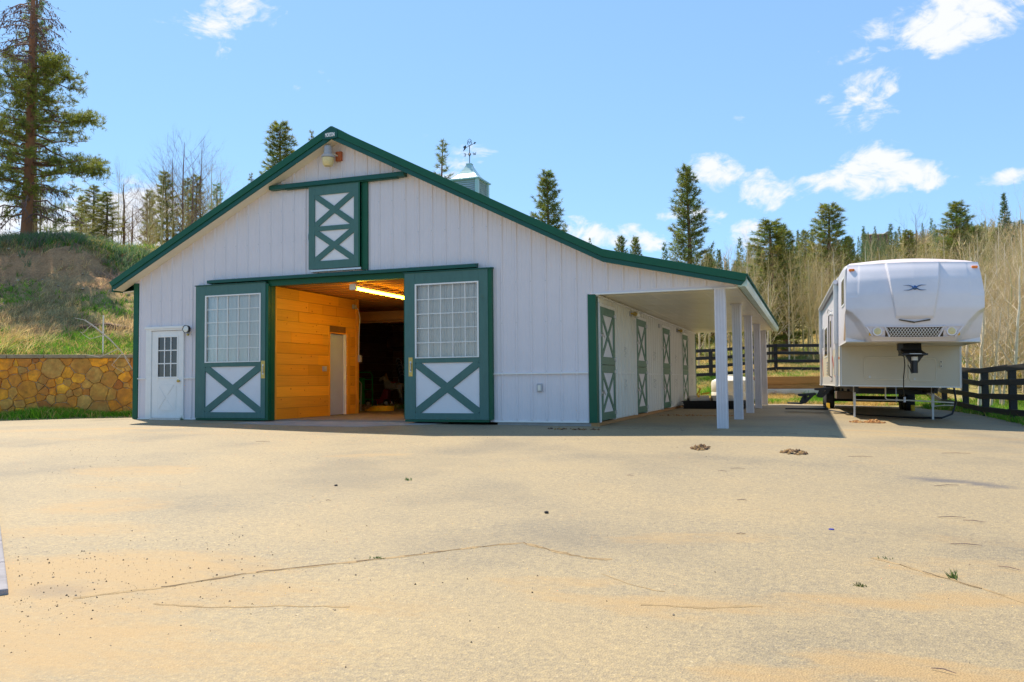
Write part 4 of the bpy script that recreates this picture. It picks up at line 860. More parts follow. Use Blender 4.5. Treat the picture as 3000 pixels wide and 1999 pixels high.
b.f.append(tuple(range(K))[::-1]); b.f.append(tuple(range(len(secs)*K-K, len(secs)*K)))
b.build('upper_body', M['fibre'], tr, True)
b = MB()                                        # roof membrane wraps over the front edge
for i, (v, wt, cr, rd) in enumerate(secs):
    p = section(.0, TW, 1.66, wt+.006, cr, rd)[4:-4]; K = len(p); b.v += [(x, v-.002, z+.004) for x, z in p]
for i in range(len(secs)-1):
    for j in range(K-1): b.f.append((i*K+j, i*K+j+1, (i+1)*K+j+1, (i+1)*K+j))
b.build('roof_membrane', M['rvroof'], tr, True, recalc=False)
b = MB(); b.tube([(.03, -1.80, 3.21), (TW*.25, -1.865, 3.235), (TW/2, -1.885, 3.245), (TW*.75, -1.865, 3.235), (TW-.03, -1.80, 3.21)], .014, 6); b.build('roof_edge_strip', mat('tan_sealant', (.50, .38, .20), .5), tr)
b = MB(); b.box(0, TW, 0, 9.9, .74, 1.659); b.build('lower_body', M['fibre2'], tr, bevel=.02)
b = MB(); b.box(.01, TW-.01, -1.86, .0, 1.645, 1.658); b.build('overhang_underside', M['fibre2'], tr)
b = MB()
for q in ((.005,.03,-.012,0,.74,1.64), (TW-.03,TW-.005,-.012,0,.74,1.64), (0,TW,-.014,.01,.735,.765)): b.box(*q)
for u in (-.012, TW): b.box(u, u+.012, -1.78, -1.755, 1.66, 3.15); b.box(u, u+.012, 0, 9.9, .735, .76); b.box(u, u+.012, -.01, .02, .74, 1.66); b.box(u, u+.012, -1.8, 0, 1.645, 1.67)
b.build('corner_moulding', M['trimwhite'], tr)
def hatch(u0, u1, w0, w1, name):
    r = .07; pts = []
    for cx_, cz_, a0 in ((u1-r, w1-r, 0), (u0+r, w1-r, 90), (u0+r, w0+r, 180), (u1-r, w0+r, 270)):
        for i in range(5): a = R(a0+22.5*i); pts.append((cx_+r*math.cos(a), cz_+r*math.sin(a)))
    b = MB(); b.xz(pts, -.014, -.001); h = b.build(name, M['fibre2'], tr, bevel=.003)
    b = MB(); pc = [(p[0], -.016, p[1]) for p in pts]+[(pts[0][0], -.016, pts[0][1])]; b.tube(pc, .008, 5, False); b.build('hatch_trim', M['cream'], h)
    b = MB(); b.box(u0+.10, u0+.125, -.03, -.014, w0+.03, w0+.075); b.build('lock', M['steel'], h)
hatch(.50, 1.36, .90, 1.40, 'storage_hatch'); hatch(1.41, 1.95, .87, 1.38, 'storage_hatch')
b = MB(); b.box(1.67, 1.78, -.012, 0, 1.42, 1.50); b.lathe([(.035, -.013), (.035, -.018)], (1.725, 0, 1.46), 16, 'y'); b.build('round_vent', M['cream'], tr)
for w in (1.30, 1.205): b = MB(); b.box(2.02, 2.075, -.02, 0, w-.03, w+.03); p_ = b.build('socket', M['poly'], tr); b = MB(); b.box(2.037, 2.058, -.024, -.021, w-.016, w+.016); b.build('socket_hole', M['black'], p_)
# emblem, chevron, grille, lamps
def onc(u, w, d): return (u, cf(u, w)-d, w)
b = MB()
for s, zz in ((1, 0), (1, 1), (-1, 0), (-1, 1)):
    y0 = 2.70+(.045 if zz else -.045); P = []
    for i in range(9): t = i/8; u = TW/2+s*(.02+.185*t); w = 2.70+(y0-2.70)*min(1, t*2.2)**.7+.004*(1 if zz else -1); P.append(onc(u, w, .088))
    b.tube(P, [.013-.0014*i for i in range(9)], 5)
b.lathe([(.0, -.03), (.035, -.02), (.045, 0)], (TW/2, cf(TW/2, 2.7)-.082, 2.70), 14, 'y'); b.build('emblem', mat('blue_chrome_emblem', (.06, .12, .28), .2, .7), tr, True)
b = MB()
for (ua, wa), (ub, wb) in (((.94, 2.085), (TW/2, 2.035)), ((TW/2, 2.035), (1.50, 2.085))): b.prism([onc(ua, wa, .028), onc(ub, wb, .034), onc(ub, wb-.028, .034), onc(ua, wa-.020, .028)], (0, .03, 0))
b.build('chevron', mat('chevron_dark', (.06, .045, .03), .4), tr)
G0, G1 = 1.755, 1.945
b = MB(); n = 14
def band(u0, u1, wlo, whi, d, t=.02, nn=16):
    for i in range(nn):
        a = u0+(u1-u0)*i/nn; c = u0+(u1-u0)*(i+1)/nn
        b.prism([onc(a, wlo(a), d), onc(c, wlo(c), d), onc(c, whi(c), d), onc(a, whi(a), d)], (0, t, 0))
mid_ = TW/2
cu_ = lambda u: -.018*(1-((u-mid_)/.8)**2)
band(mid_-.52, mid_+.52, lambda u: 1.755+cu_(u), lambda u: 1.94+cu_(u), .022)
b.build('grille_backing', mat('grille_dark_brown', (.07, .045, .03), .8), tr)  # dark brown sheet behind the lattice
b = MB()
for s in (1, -1):
    for i in range(-20, 21):
        u = mid_+i*.055; P = [];
        for k in range(3):
            t = k/2; uu = u+s*t*.115; ww = 1.765+.165*t
            lim = np.interp(ww, [1.755, 1.94], [.43, .52])
            if abs(uu-mid_) < lim+.01: P.append(onc(uu, ww+cu_(uu), .034))
        if len(P) > 1: b.tube(P, .0055, 4)
b.build('grille_mesh', M['trimwhite'], tr)
b = MB()
band(mid_-.86, mid_+.86, lambda u: 1.94+cu_(u), lambda u: 1.958+cu_(u), .042); band(mid_-.72, mid_+.72, lambda u: 1.738+cu_(u), lambda u: 1.756+cu_(u), .040)
for s in (1, -1):
    for (ua, ub) in ((.54, .44), (.875, .735)): b.bar(onc(mid_+s*ua, 1.955, .03), onc(mid_+s*ub, 1.745, .028), .022, .03)
    b.bar(onc(mid_+s*.60, 1.865, .02), onc(mid_+s*.53, 1.868, .02), .02, .02)
b.build('grille_surround', M['fibre'], tr, bevel=.003)
for s in (1, -1):
    u = mid_+s*.665; c = onc(u, 1.85, .0); b = MB(); b.lathe([(.088, -.045), (.095, -.03), (.095, .02)], c, 24, 'y'); r_ = b.build('front_lamp', M['fibre'], tr, True)
    b = MB(); b.lathe([(.0, -.060), (.04, -.056), (.068, -.046)], c, 24, 'y'); b.build('lamp_lens', M['amberlens'], r_, True)
    b = MB(); q = onc(mid_+s*.80, 1.79, .0); b.box(q[0]-.018, q[0]+.018, q[1]-.02, q[1]+.02, 1.77, 1.83); b.build('side_reflector', M['yellow'], tr)
for u in (.10, TW-.10):
    c = onc(u, 3.125, .0); b = MB(); b.box(u-.055, u+.055, c[1]-.035, c[1]+.03, 3.10, 3.15); b.build('marker_light', M['orange'], tr, bevel=.018)
b = MB(); b.box(-.02, .0, .25, .31, 1.35, 1.41); b.build('marker_light', M['orange'], tr, bevel=.008)
# hitch
b = MB()
b.prism([(1.05,-1.35,1.655),(1.46,-1.35,1.655),(1.46,-1.45,1.42),(1.08,-1.45,1.42)], (0, .45, 0)); b.prism([(1.06,-1.38,1.50),(1.44,-1.38,1.50),(1.52,-1.62,1.40),(1.10,-1.62,1.40)], (0,.02,.03))
b.box(1.07, 1.54, -1.66, -1.0, 1.395, 1.43); b.box(1.02, 1.12, -1.4, -1.2, 1.50, 1.655)
b.prism([(1.16,-1.40,1.395),(1.50,-1.40,1.395),(1.38,-1.40,1.22),(1.38,-1.40,1.05),(1.26,-1.40,1.05),(1.26,-1.40,1.22)], (0, .12, 0))
hit = b.build('hitch', M['black'], tr, bevel=.006)
b = MB(); b.lathe([(.06, 1.03), (.06, 1.38)], (1.32, -1.46, 0), 16); b.build('king_pin', M['black'], hit, True); b = MB(); b.lathe([(.0612, 1.29), (.0612, 1.365)], (1.32, -1.46, 0), 16); b.build('warning_label', M['poly'], hit, True)
b = MB(); b.box(1.20, 1.42, -1.675, -1.665, 1.415, 1.425); b.build('hitch_bar', M['steel'], hit)
b = MB(); b.tube([(1.12,-1.3,1.5),(1.09,-1.38,1.42),(1.13,-1.40,1.36),(1.15,-1.35,1.2),(1.145,-1.2,.95),(1.17,-1.0,.72),(1.2,-.9,.52)], .011, 7); b.tube([(1.2,-1.42,1.2),(1.24,-1.44,1.1),(1.27,-1.45,1.02)], .009, 6); b.build('cable', M['black'], tr, True)
b = MB(); b.box(1.18, 1.22, -.93, -.87, .42, .53); b.build('plug', M['greyplastic'], tr); b = MB(); b.tube([(1.12,-.2,.74),(1.115,-.25,.58),(1.13,-.25,.5),(1.15,-.25,.44),(1.12,-.25,.41),(1.10,-.25,.45),(1.12,-.25,.5)], .006, 5); b.build('breakaway_wire', M['steel'], tr)
# jacks, frame, axles, wheels
for u in (.36, 2.02):
    b = MB(); zb = -.02; b.box(u-.028, u+.028, .85, .91, .30, .74); b.box(u-.020, u+.020, .86, .902, zb, .32); b.box(u-.11, u+.11, .80, .96, zb-.012, zb+.008); b.build('landing_jack', M['trimwhite'], tr)
b = MB(); b.tube([(.36,.95,.42),(2.02,.95,.42)], .012, 6); b.tube([(1.0,.6,.735),(1.0,.6,.48),(1.04,.6,.44),(1.6,.6,.43),(2.4,.6,.40)], .016, 7); b.tube([(2.02,.9,.30),(2.25,.9,.33),(2.45,.9,.335)], .012, 6); b.build('cross_bar', M['cream'], tr, True)
b = MB()
for u in (.35, 2.0): b.box(u, u+.08, .6, 9.8, .60, .735)
for v in (2.2, 4.2, 5.6, 8.6): b.box(.3, 2.1, v, v+.07, .55, .66)
b.tube([(.5,4.4,.44),(2.0,4.4,.44)], .03, 8); b.tube([(.5,5.2,.40),(2.0,5.2,.40)], .025, 8); b.build('chassis', M['black'], tr)
b = MB(); b.box(.04, .45, 1.9, 2.7, .42, .60); b.build('tank_box', mat('brown_box', (.12, .08, .05), .8), tr)
for v in (6.62, 7.50):
    b = MB(); b.tube([(.2, v, .30), (2.24, v, .30)], .04, 8); b.build('axle', M['black'], tr)
    for u, s in ((.02, 1), (2.20, -1)):
        b = MB(); b.lathe([(.19,-.03),(.31,-.03),(.385,.0),(.395,.10),(.385,.20),(.31,.23),(.19,.23)], (u, v, .36), 32, 'x'); w_ = b.build('wheel', M['rubber'], tr, True)
        b = MB(); uo = u+.0 if s > 0 else u+.2; b.lathe([(.20,0),(.19,.03*s),(.10,.04*s),(.08,-.02*s),(.03,-.03*s)], (uo, v, .325), 20, 'x'); b.build('rim', M['chrome'], w_, True)
# left side: awning, windows, door, stripes, steps
def side(name, v0, v1, w0, w1, m, d=.006, parent=None, bevel=0): b = MB(); b.box(-d, .001, v0, v1, w0, w1); return b.build(name, m, parent or tr, bevel=bevel)
b = MB(); b.tube([(-.06, .55, 3.17), (-.06, 8.2, 3.17)], .055, 12); b.build('awning_roll', M['fibre'], tr, True)
b = MB(); b.box(-.02, .0, .5, 8.25, 3.22, 3.27); b.build('awning_rail', M['trimwhite'], tr)
for v in (.62, 8.05): b = MB(); b.box(-.10, -.005, v, v+.08, 1.72, 3.20); b.box(-.07, -.005, v+.02, v+.07, .72, 1.72); b.build('awning_arm', M['trimwhite'], tr, bevel=.006)
for (v0, v1, w0, w1) in ((-1.35, -.65, 2.50, 3.02), (5.2, 6.5, 1.6, 2.4), (8.6, 9.3, 2.35, 2.9), (8.6, 9.3, 1.45, 2.0), (7.2, 7.8, 1.9, 2.5)):
    f_ = side('window', v0-.05, v1+.05, w0-.05, w1+.05, M['trimwhite'], .012, bevel=.01); side('pane', v0, v1, w0, w1, M['glassdark'], .016, f_)
dr_ = side('entry_door', 2.9, 3.65, .86, 2.72, M['fibre'], .02, bevel=.006); side('door_window', 3.05, 3.5, 1.75, 2.45, M['glassdark'], .024, dr_); b = MB(); b.tube([(-.02,2.80,2.6),(-.09,2.80,2.55),(-.09,2.80,1.0),(-.02,2.80,.95)], .015, 6); b.build('grab_handle', M['black'], tr)
b = MB(); b.lathe([(.04,0),(.05,-.05),(.02,-.08)], (-.02, 2.3, 2.55), 12, 'x'); b.tube([(-.02,2.3,2.6),(-.12,2.35,2.68),(-.14,2.5,2.60)], .018, 6); b.build('porch_lamp', M['trimwhite'], tr, True)
side('lower_skirt', .02, 9.85, .745, .98, mat('grey_skirt', (.55, .54, .52), .4), .004)
b = MB(); b.prism([(-.0062,-1.55,1.70),(-.0062,-1.1,1.72),(-.0062,-1.5,2.25),(-.0062,-1.62,1.9)], (.004,0,0)); b.build('side_graphic', mat('tan_graphic', (.35, .22, .12), .4), tr)
b = MB(); b.prism([(-.0062,3.8,1.9),(-.0062,2.5,1.35),(-.0062,1.7,.95),(-.0062,1.9,.95),(-.0062,2.6,1.30),(-.0062,3.9,1.8)], (.004,0,0)); b.prism([(-.0061,8.3,1.9),(-.0061,7.8,1.35),(-.0061,7.4,1.0),(-.0061,7.5,1.0),(-.0061,8.0,1.4)], (.004,0,0)); b.build('red_stripe', M['red'], tr)
b = MB()
for k in range(5): b.box(-.02, 0, 5.0, 5.5, 1.06+.08*k, 1.085+.08*k)
b.build('louvre_vent', M['greyplastic'], tr)
for v in (1.2, 1.5): b = MB(); b.box(-.05, 0, v, v+.02, 1.0, 1.45); b.build('latch_bar', M['trimwhite'], tr)
def plate(b, pts, v): b.prism([(u, v, w) for u, w in pts], (0, .012, 0))
b = MB()
for v in (2.95, 3.62):
    for (x, z) in ((0, 0), (-.42, -.16)):
        plate(b, [(.02+x,.70+z),(-.42+x,.66+z),(-.42+x,.61+z),(-.30+x,.60+z),(-.38+x,.44+z),(-.32+x,.42+z),(-.18+x,.62+z),(.02+x,.64+z)], v)
        plate(b, [(-.10+x,.64+z),(-.02+x,.64+z),(-.24+x,.42+z),(-.32+x,.42+z)], v+.014)
    plate(b, [(-.70,.50),(-.64,.50),(-.70,.33),(-.78,.27),(-1.1,.27),(-1.1,.245),(-.76,.235),(-.66,.28),(-.60,.42)], v)
for x, z in ((-.15, .655), (-.55, .495), (-.95, .262)): b.box(x-.16, x+.14, 2.96, 3.62, z-.012, z+.008)
b.build('folding_steps', M['black'], tr, bevel=.003)
b = MB(); b.box(.9, 1.45, 2.5, 3.1, 3.46, 3.56); b.build('roof_vent', M['greyplastic'], tr, bevel=.03); b = MB(); b.tube([(1.55,2.0,3.47),(1.85,2.0,3.54)], .01, 5); b.build('antenna', M['greyplastic'], tr)
for (x, y, lb) in ((4.28, 11.05, 'yellow wheel chock at the trailer wheel nearest the barn'), (6.55, 11.0, 'yellow wheel chock at the trailer wheel nearest the fence')):
    b = MB(); z = float(G(x, y))+.005; b.prism([(x-.05,y-.1,z),(x-.05,y+.1,z),(x-.05,y+.1,z+.06),(x-.05,y+.02,z+.17)], (.10,0,0)); tag(b.build('wheel_chock', M['yellow'], bevel=.008), lb, 'wheel chock', 'yellow wheel chocks under the trailer')
pts = [(6.95, 6.4, .56), (6.98, 6.35, .2), (6.85, 6.1, -.05), (6.6, 5.85, -.13), (6.2, 5.95, -.135), (5.7, 6.2, -.13), (5.0, 6.9, -.12), (4.6, 8.2, -.11), (4.3, 9.4, -.1)]
b = MB(); b.tube([Vector(p) for p in pts], .022, 8); tag(b.build('drain_hose', M['black'], smooth=True), 'black hose hanging from the trailer and lying on the asphalt', 'hose')
b = MB(); z = float(G(3.6, 10.2)); b.box(3.1, 4.25, 9.9, 10.4, z+.004, z+.03); tag(b.build('step_mat', M['rubber']), 'flat dark rubber mat on the asphalt by the trailer steps', 'mat')

# ------------------------------------------------------------------ things beside the porch
tank = thing('water_tank', 'squat white plastic tank with a domed top behind the porch posts', 'tank', (1.15, 15.6, -.12))
b = MB(); b.lathe([(.74,0),(.765,.03),(.77,.45),(.755,.47),(.77,.49),(.77,.80),(.74,.87),(.60,.94),(.40,1.0),(.2,1.03),(.05,1.04)], (0,0,0), 48); b.build('tank_body', M['poly'], tank, True)
b = MB(); b.lathe([(.2,1.03),(.2,1.07),(.16,1.08)], (0,0,0), 24); b.build('lid', M['poly'], tank, True)
cap_ = None
zb = float(G(1, 9.5))+.005
mats = thing('mat_stack', 'stack of black rubber stall mats on the asphalt under the porch', 'mats', (1.02, 10.2, zb)); rg = random.Random(5)
for i in range(9):
    dx, dy = rg.uniform(-.03, .03), rg.uniform(-.03, .03); b = MB(); z = i*.026
    b.box(-.80+dx, .95+dx, -.65+dy, .60+dy, z, z+.022); b.build('rubber_mat', M['rubber'], mats, bevel=.006)
def block(loc, rz, lb):
    t = thing('jump_block', lb, 'jump block', loc, rz, 'white plastic blocks on the rubber mats'); b = MB()
    b.yz([(-.24,0),(-.24,.07),(-.20,.075),(-.08,.15),(.08,.15),(.20,.075),(.24,.07),(.24,0),(.16,0),(.06,.07),(-.06,.07),(-.16,0)], -.30, .30); b.build('block_body', mat('weathered_white_plastic', (.50,.48,.43), .6, noise=(9,.2,4)), t, bevel=.008)
    b = MB(); b.yz([(-.165,.102),(-.05,.166),(.05,.166),(.165,.102),(.165,.092),(.05,.155),(-.05,.155),(-.165,.092)], -.05, .02); b.box(.302, .32, -.14, -.02, .0, .07); b.build('yellow_strap', M['yellow'], t); return t
block((.62, 9.98, zb+.235), .35, 'weathered white jump block nearer the stall doors, yellow strap folded up')
block((1.32, 9.90, zb+.235), .30, 'weathered white jump block nearer the porch post on the mats')
b = MB(); b.bar((.55,10.25,zb+.40),(.66,10.3,zb+.60),.07,.03); b.bar((.68,10.3,zb+.42),(.9,10.42,zb+.46),.05,.05); tag(b.build('yellow_clamp', M['yellow'], bevel=.006), 'yellow clamp lying on top of the nearer jump block', 'clamp')
for x, y, h, lb in ((.05, 14.9, .62, 'bent iron rod standing at the far corner of the barn'), (.60, 15.5, .55, 'short dark stake in the grass left of the white tank')):
    z = float(H(x, y)); b = MB(); b.tube([(x,y,z),(x,y,z+h),(x-.07,y,z+h)] if 'rod' in lb else [(x,y,z),(x,y,z+h)], .014 if 'rod' in lb else .03, 6); tag(b.build('iron_rod' if 'rod' in lb else 'stake', M['barkred'] if 'rod' in lb else M['fence']), lb, 'stake')
# timber and wrapped lumber
t = thing('timber_beam', 'long orange-brown timber beam on top of the lumber pile', 'beam', (0, 0, 0))
b = MB(); b.box(1.7, 6.6, 17.0, 17.42, .60, .88); b.build('beam', mat('orange_brown_timber', (.50,.24,.07), .6, noise=(3,.2,6,(.3,4,4))), t, bevel=.01)  # orange-brown timber with stretched grain
b = MB(); b.box(1.75, 6.5, 17.02, 17.4, .42, .598); tag(b.build('grey_plank', M['lumber'], bevel=.008), 'weathered grey-brown plank bundle under the orange beam', 'planks')
b = MB(); b.box(1.72, 6.0, 16.96, 17.45, .16, .415); wr = b.build('wrapped_lumber', mat('white_wrap', (.68,.70,.72), .35, noise=(2.5,.18,5), bump=(.5,.02,6)), bevel=.03); tag(wr, 'lumber bundle in torn white plastic wrap with red and blue marks', 'lumber')
b = MB(); rg = random.Random(3)
for i in range(14):
    x = 2.45+i*.16+rg.uniform(-.03, .03); z = .2+rg.random()*.12; b.bar((x, 16.957, z), (x+rg.uniform(-.06, .08), 16.957, z+rg.uniform(-.05, .08)), .012, .004)
b.build('blue_marks', mat('faded_blue_print', (.10,.40,.48), .5), wr)
MARK_M = mat('faded_red_print', (.55,.13,.06), .5)
for x in (2.35, 4.2):
    b = MB()
    for i in range(9): b.bar((x+rg.uniform(0,.28), 16.955, .18+rg.random()*.16), (x+rg.uniform(0,.28), 16.955, .2+rg.random()*.16), .014, .004)
    b.build('red_marks', MARK_M, wr)
b = MB(); b.box(1.9, 4.5, 16.9, 17.3, -.02, .13); tag(b.build('base_board', M['lumber'], bevel=.01), 'pale tan board lying in the grass under the lumber pile', 'board')
# ------------------------------------------------------------------ black rail fence
FP = [(-7.5,17.6),(-5.0,17.9),(-2.5,18.6),(-.07,19.6),(2.38,22.7),(4.9,22.3),(6.6,20.2),(7.5,17.3),(7.8,14.2),(7.95,11.3),(8.0,8.75),(8.1,6.2),(8.25,3.6),(8.6,1.1),(9.3,-1.4)]
fence = thing('rail_fence', 'black four-rail timber paddock fence curving around behind the trailer', 'fence', (0, 0, 0)); rg = random.Random(8)
FZ = [float(H(x, y)) for x, y in FP]; FZ[3] = max(FZ[3], .8); FZ[4] = max(FZ[4], .72)
for i, ((x, y), z) in enumerate(zip(FP, FZ)):
    b = MB(); a = rg.uniform(-.03, .03); s = .075; b.box(x-s, x+s, y-s, y+s, z-.3, z+1.22+rg.uniform(-.02, .02)); b.build('post', M['fence'], fence, bevel=.01)
for i in range(len(FP)-1):
    (x0, y0), (x1, y1) = FP[i], FP[i+1]; d = Vector((x1-x0, y1-y0, 0)).normalized(); n = Vector((-d.y, d.x, 0))*(.095 if i < 4 else .095)
    n = -n if i < 4 else n
    cc = Vector((3.8, -15)); 
    if (Vector((x0, y0))-cc).dot(Vector((n.x, n.y))) > 0: n = -n
    for h in (.20, .53, .87, 1.19):
        e = .02; b = MB(); b.bar((x0+n.x-d.x*e, y0+n.y-d.y*e, FZ[i]+h+rg.uniform(-.015, .015)), (x1+n.x+d.x*e*.2, y1+n.y+d.y*e*.2, FZ[i+1]+h+rg.uniform(-.015, .015)), .035, .135); b.build('rail', M['fence'], fence, bevel=.006)

# ------------------------------------------------------------------ stone retaining wall
def stone_wall():
    wall = thing('retaining_wall', 'mortared orange and tan fieldstone retaining wall left of the barn', 'wall', (0, 0, 0))
    ex = Vector((WDX, WDY, 0)); en = Vector((WDY, -WDX, 0)); o = Vector((-14.76, -.1, 0))    # en points to the yard
    U0, U1 = -9.0, 4.05; HT = 1.50
    p = lambda u, w, z: tuple(o+ex*u+en*w+Vector((0, 0, z)))
    b = MB(); b.poly([p(U0, 0, -.3), p(U1, 0, -.3), p(U1, 0, HT), p(U0, 0, HT)]); b.prism([p(U0, -.02, -.3), p(U1, -.02, -.3), p(U1, -.40, -.3), p(U0, -.40, -.3)], (0, 0, HT+.3))
    b.build('mortar', mat('mortar', (.50, .38, .22), .95, noise=(20, .2, 4)), wall)
    b = MB(); rg = random.Random(12); u = U0
    while u < U1: w = min(rg.uniform(.8, 1.3), U1-u); b.prism([p(u, .07, HT), p(u+w-.012, .07, HT), p(u+w-.012, -.42, HT), p(u, -.42, HT)], (0, 0, .085+rg.uniform(-.006, .006))); u += w+.001
    b.build('cap_stone', mat('cap_sandstone', (.34, .26, .16), .85, noise=(6, .25, 6), bump=(.3, .01, 20)), wall, bevel=.01)
    # relaxed points -> Voronoi cells of mixed sizes
    pts = []; tries = 0
    while len(pts) < 480 and tries < 60000:
        tries += 1; x = rg.uniform(U0, U1); z = rg.uniform(-.25, HT); r = rg.choice((.11, .15, .19, .23, .27)) if tries < 7000 else .10
        if all((x-q[0])**2+(z-q[1])**2 > ((r+q[2])*.78)**2 for q in pts): pts.append((x, z, r))
    V = []; F3 = []; C = []
    pal = [(.74,.33,.025),(.66,.27,.02),(.60,.27,.04),(.50,.27,.07),(.46,.18,.035),(.38,.14,.04),(.52,.31,.09),(.44,.28,.10),(.78,.40,.035),(.50,.21,.04),(.68,.32,.03),(.42,.26,.09)]
    faces = []
    for i, (x, z, r) in enumerate(pts):
        poly = [(max(U0, x-.7), max(-.28, z-.7)), (min(U1, x+.7), max(-.28, z-.7)), (min(U1, x+.7), min(HT-.004, z+.7)), (max(U0, x-.7), min(HT-.004, z+.7))]
        for j, (a, c, r2) in enumerate(pts):
            if i == j: continue
            dx, dz = a-x, c-z; D = dx*dx+dz*dz
            if D > 1.2: continue
            t = (D+r*r-r2*r2)/2          # power diagram
            np_ = []
            for k in range(len(poly)):
                P, Q = poly[k], poly[(k+1) % len(poly)]; sp_ = (P[0]-x)*dx+(P[1]-z)*dz-t; sq = (Q[0]-x)*dx+(Q[1]-z)*dz-t
                if sp_ <= 0: np_.append(P)
                if (sp_ < 0) != (sq < 0) and abs(sp_-sq) > 1e-12: f = sp_/(sp_-sq); np_.append((P[0]+(Q[0]-P[0])*f, P[1]+(Q[1]-P[1])*f))
            poly = np_
            if len(poly) < 3: break
        if len(poly) < 3: continue
        cx_ = sum(q[0] for q in poly)/len(poly); cz_ = sum(q[1] for q in poly)/len(poly)
        # subdivide edges, wobble, shrink for the joint
        P2 = []
        for k in range(len(poly)):
            A, B = poly[k], poly[(k+1) % len(poly)]; L_ = math.hypot(B[0]-A[0], B[1]-A[1]); m_ = max(1, int(L_/.08))
            for q in range(m_): f = q/m_; P2.append((A[0]+(B[0]-A[0])*f, A[1]+(B[1]-A[1])*f))
        dep = rg.uniform(.022, .05); col = np.array(rg.choice(pal))*np.array([1.3,1.18,.75])*rg.uniform(.82, 1.1); tilt = (rg.uniform(-.05, .05), rg.uniform(-.05, .05))
        n = len(V); m_ = len(P2)
        for ring, (sh, dd) in enumerate(((.006, -.01), (.007, .55), (.020, 1.0))):
            for (a, c) in P2:
                d_ = math.hypot(a-cx_, c-cz_) or 1; k_ = max(.2, 1-(sh+.006*math.sin(a*31+c*17))/d_); a2 = cx_+(a-cx_)*k_; c2 = cz_+(c-cz_)*k_
                V.append(p(a2, dep*dd+(tilt[0]*(a2-cx_)+tilt[1]*(c2-cz_) if ring == 2 else 0), c2)); C.append(col)
        for ring in range(2):
            for k in range(m_): k2 = (k+1) % m_; faces.append((n+ring*m_+k, n+ring*m_+k2, n+(ring+1)*m_+k2, n+(ring+1)*m_+k))
        faces.append(tuple(n+2*m_+k for k in range(m_)))
    me = bpy.data.meshes.new('stonework'); me.from_pydata([tuple(v) for v in V], [], faces); a = me.color_attributes.new('Col', 'FLOAT_COLOR', 'POINT'); c4 = np.ones((len(V), 4), np.float32); c4[:, :3] = np.array(C); a.data.foreach_set('color', c4.ravel())
    import bmesh
    bm = bmesh.new(); bm.from_mesh(me); bmesh.ops.recalc_face_normals(bm, faces=bm.faces); bm.to_mesh(me); bm.free()
    link('stonework', me, rustm(), wall)['kind'] = 'stuff'
def rustm():
    m = mat('fieldstone', (.5,.3,.1), .85, attr=True, noise=(7,.45,7), bump=(.8,.02,9)); nt = m.node_tree; L_ = nt.links; P_ = nt.nodes['Principled BSDF']; src = P_.inputs['Base Color'].links[0].from_socket
    tcn = nt.nodes.new('ShaderNodeTexCoord'); n = nt.nodes.new('ShaderNodeTexNoise'); n.inputs['Scale'].default_value = 3.2; n.inputs['Detail'].default_value = 7; n.inputs['Roughness'].default_value = .7; L_.new(tcn.outputs['Object'], n.inputs['Vector'])
    r = nt.nodes.new('ShaderNodeValToRGB'); L_.new(n.outputs['Fac'], r.inputs[0]); e = r.color_ramp.elements; e[0].position = .42; e[0].color = (0,0,0,1); e[1].position = .62; e[1].color = (.7,.7,.7,1)
    x = nt.nodes.new('ShaderNodeMixRGB'); L_.new(r.outputs[0], x.inputs[0]); L_.new(src, x.inputs[1]); x.inputs[2].default_value = (.46,.17,.03,1); L_.new(x.outputs[0], P_.inputs['Base Color']); return m
stone_wall()

# ------------------------------------------------------------------ trees
class TB:                                        # tubes with a colour per vertex
    def __init__(s): s.V = []; s.F = []; s.C = []; s.n = 0
    def tube(s, P, rad, k, col):
        P = np.asarray(P, float); m = len(P); rad = np.broadcast_to(rad, (m,)); T = np.gradient(P, axis=0); T /= np.linalg.norm(T, axis=1, keepdims=True)+1e-9
        ref = np.array([0, 0, 1.]) if abs(T[0, 2]) < .8 else np.array([1., 0, 0]); A = np.cross(T, ref); A /= np.linalg.norm(A, axis=1, keepdims=True)+1e-9; B = np.cross(A, T)
        a = np.arange(k)*2*np.pi/k; R_ = P[:, None]+rad[:, None, None]*(np.cos(a)[None, :, None]*A[:, None]+np.sin(a)[None, :, None]*B[:, None])
        s.V.append(R_.reshape(-1, 3)); i, j = np.meshgrid(np.arange(m-1), np.arange(k), indexing='ij'); j2 = (j+1) % k
        s.F.append((np.stack([i*k+j, i*k+j2, (i+1)*k+j2, (i+1)*k+j], -1).reshape(-1, 4))+s.n); s.n += m*k; s.C.append(np.broadcast_to(col, (m*k, 3)))
    def mesh(s, name): return npmesh(name, np.concatenate(s.V), np.concatenate(s.F), np.concatenate(s.C), True)
def blades(cen, dirs, K, Lm, wd, rg, cols, spread=.9):
    n = len(cen); c = np.repeat(cen, K, 0); d = np.repeat(dirs, K, 0)*.75+rg.normal(0, spread*.6, (n*K, 3)); d /= np.linalg.norm(d, axis=1, keepdims=True)+1e-9
    L_ = Lm*rg.uniform(.6, 1.25, (n*K, 1)); s = np.cross(d, rg.normal(0, 1, (n*K, 3))); s /= np.linalg.norm(s, axis=1, keepdims=True)+1e-9
    b = c+rg.normal(0, .02, (n*K, 3)); V = np.stack([b-s*wd/2, b+s*wd/2, b+d*L_], 1).reshape(-1, 3)
    C = np.repeat(np.repeat(cols, K, 0)*rg.uniform(.8, 1.2, (n*K, 1)), 3, 0)
    return V, np.arange(n*K*3).reshape(-1, 3), C
BARKC = np.array([.23, .12, .07])
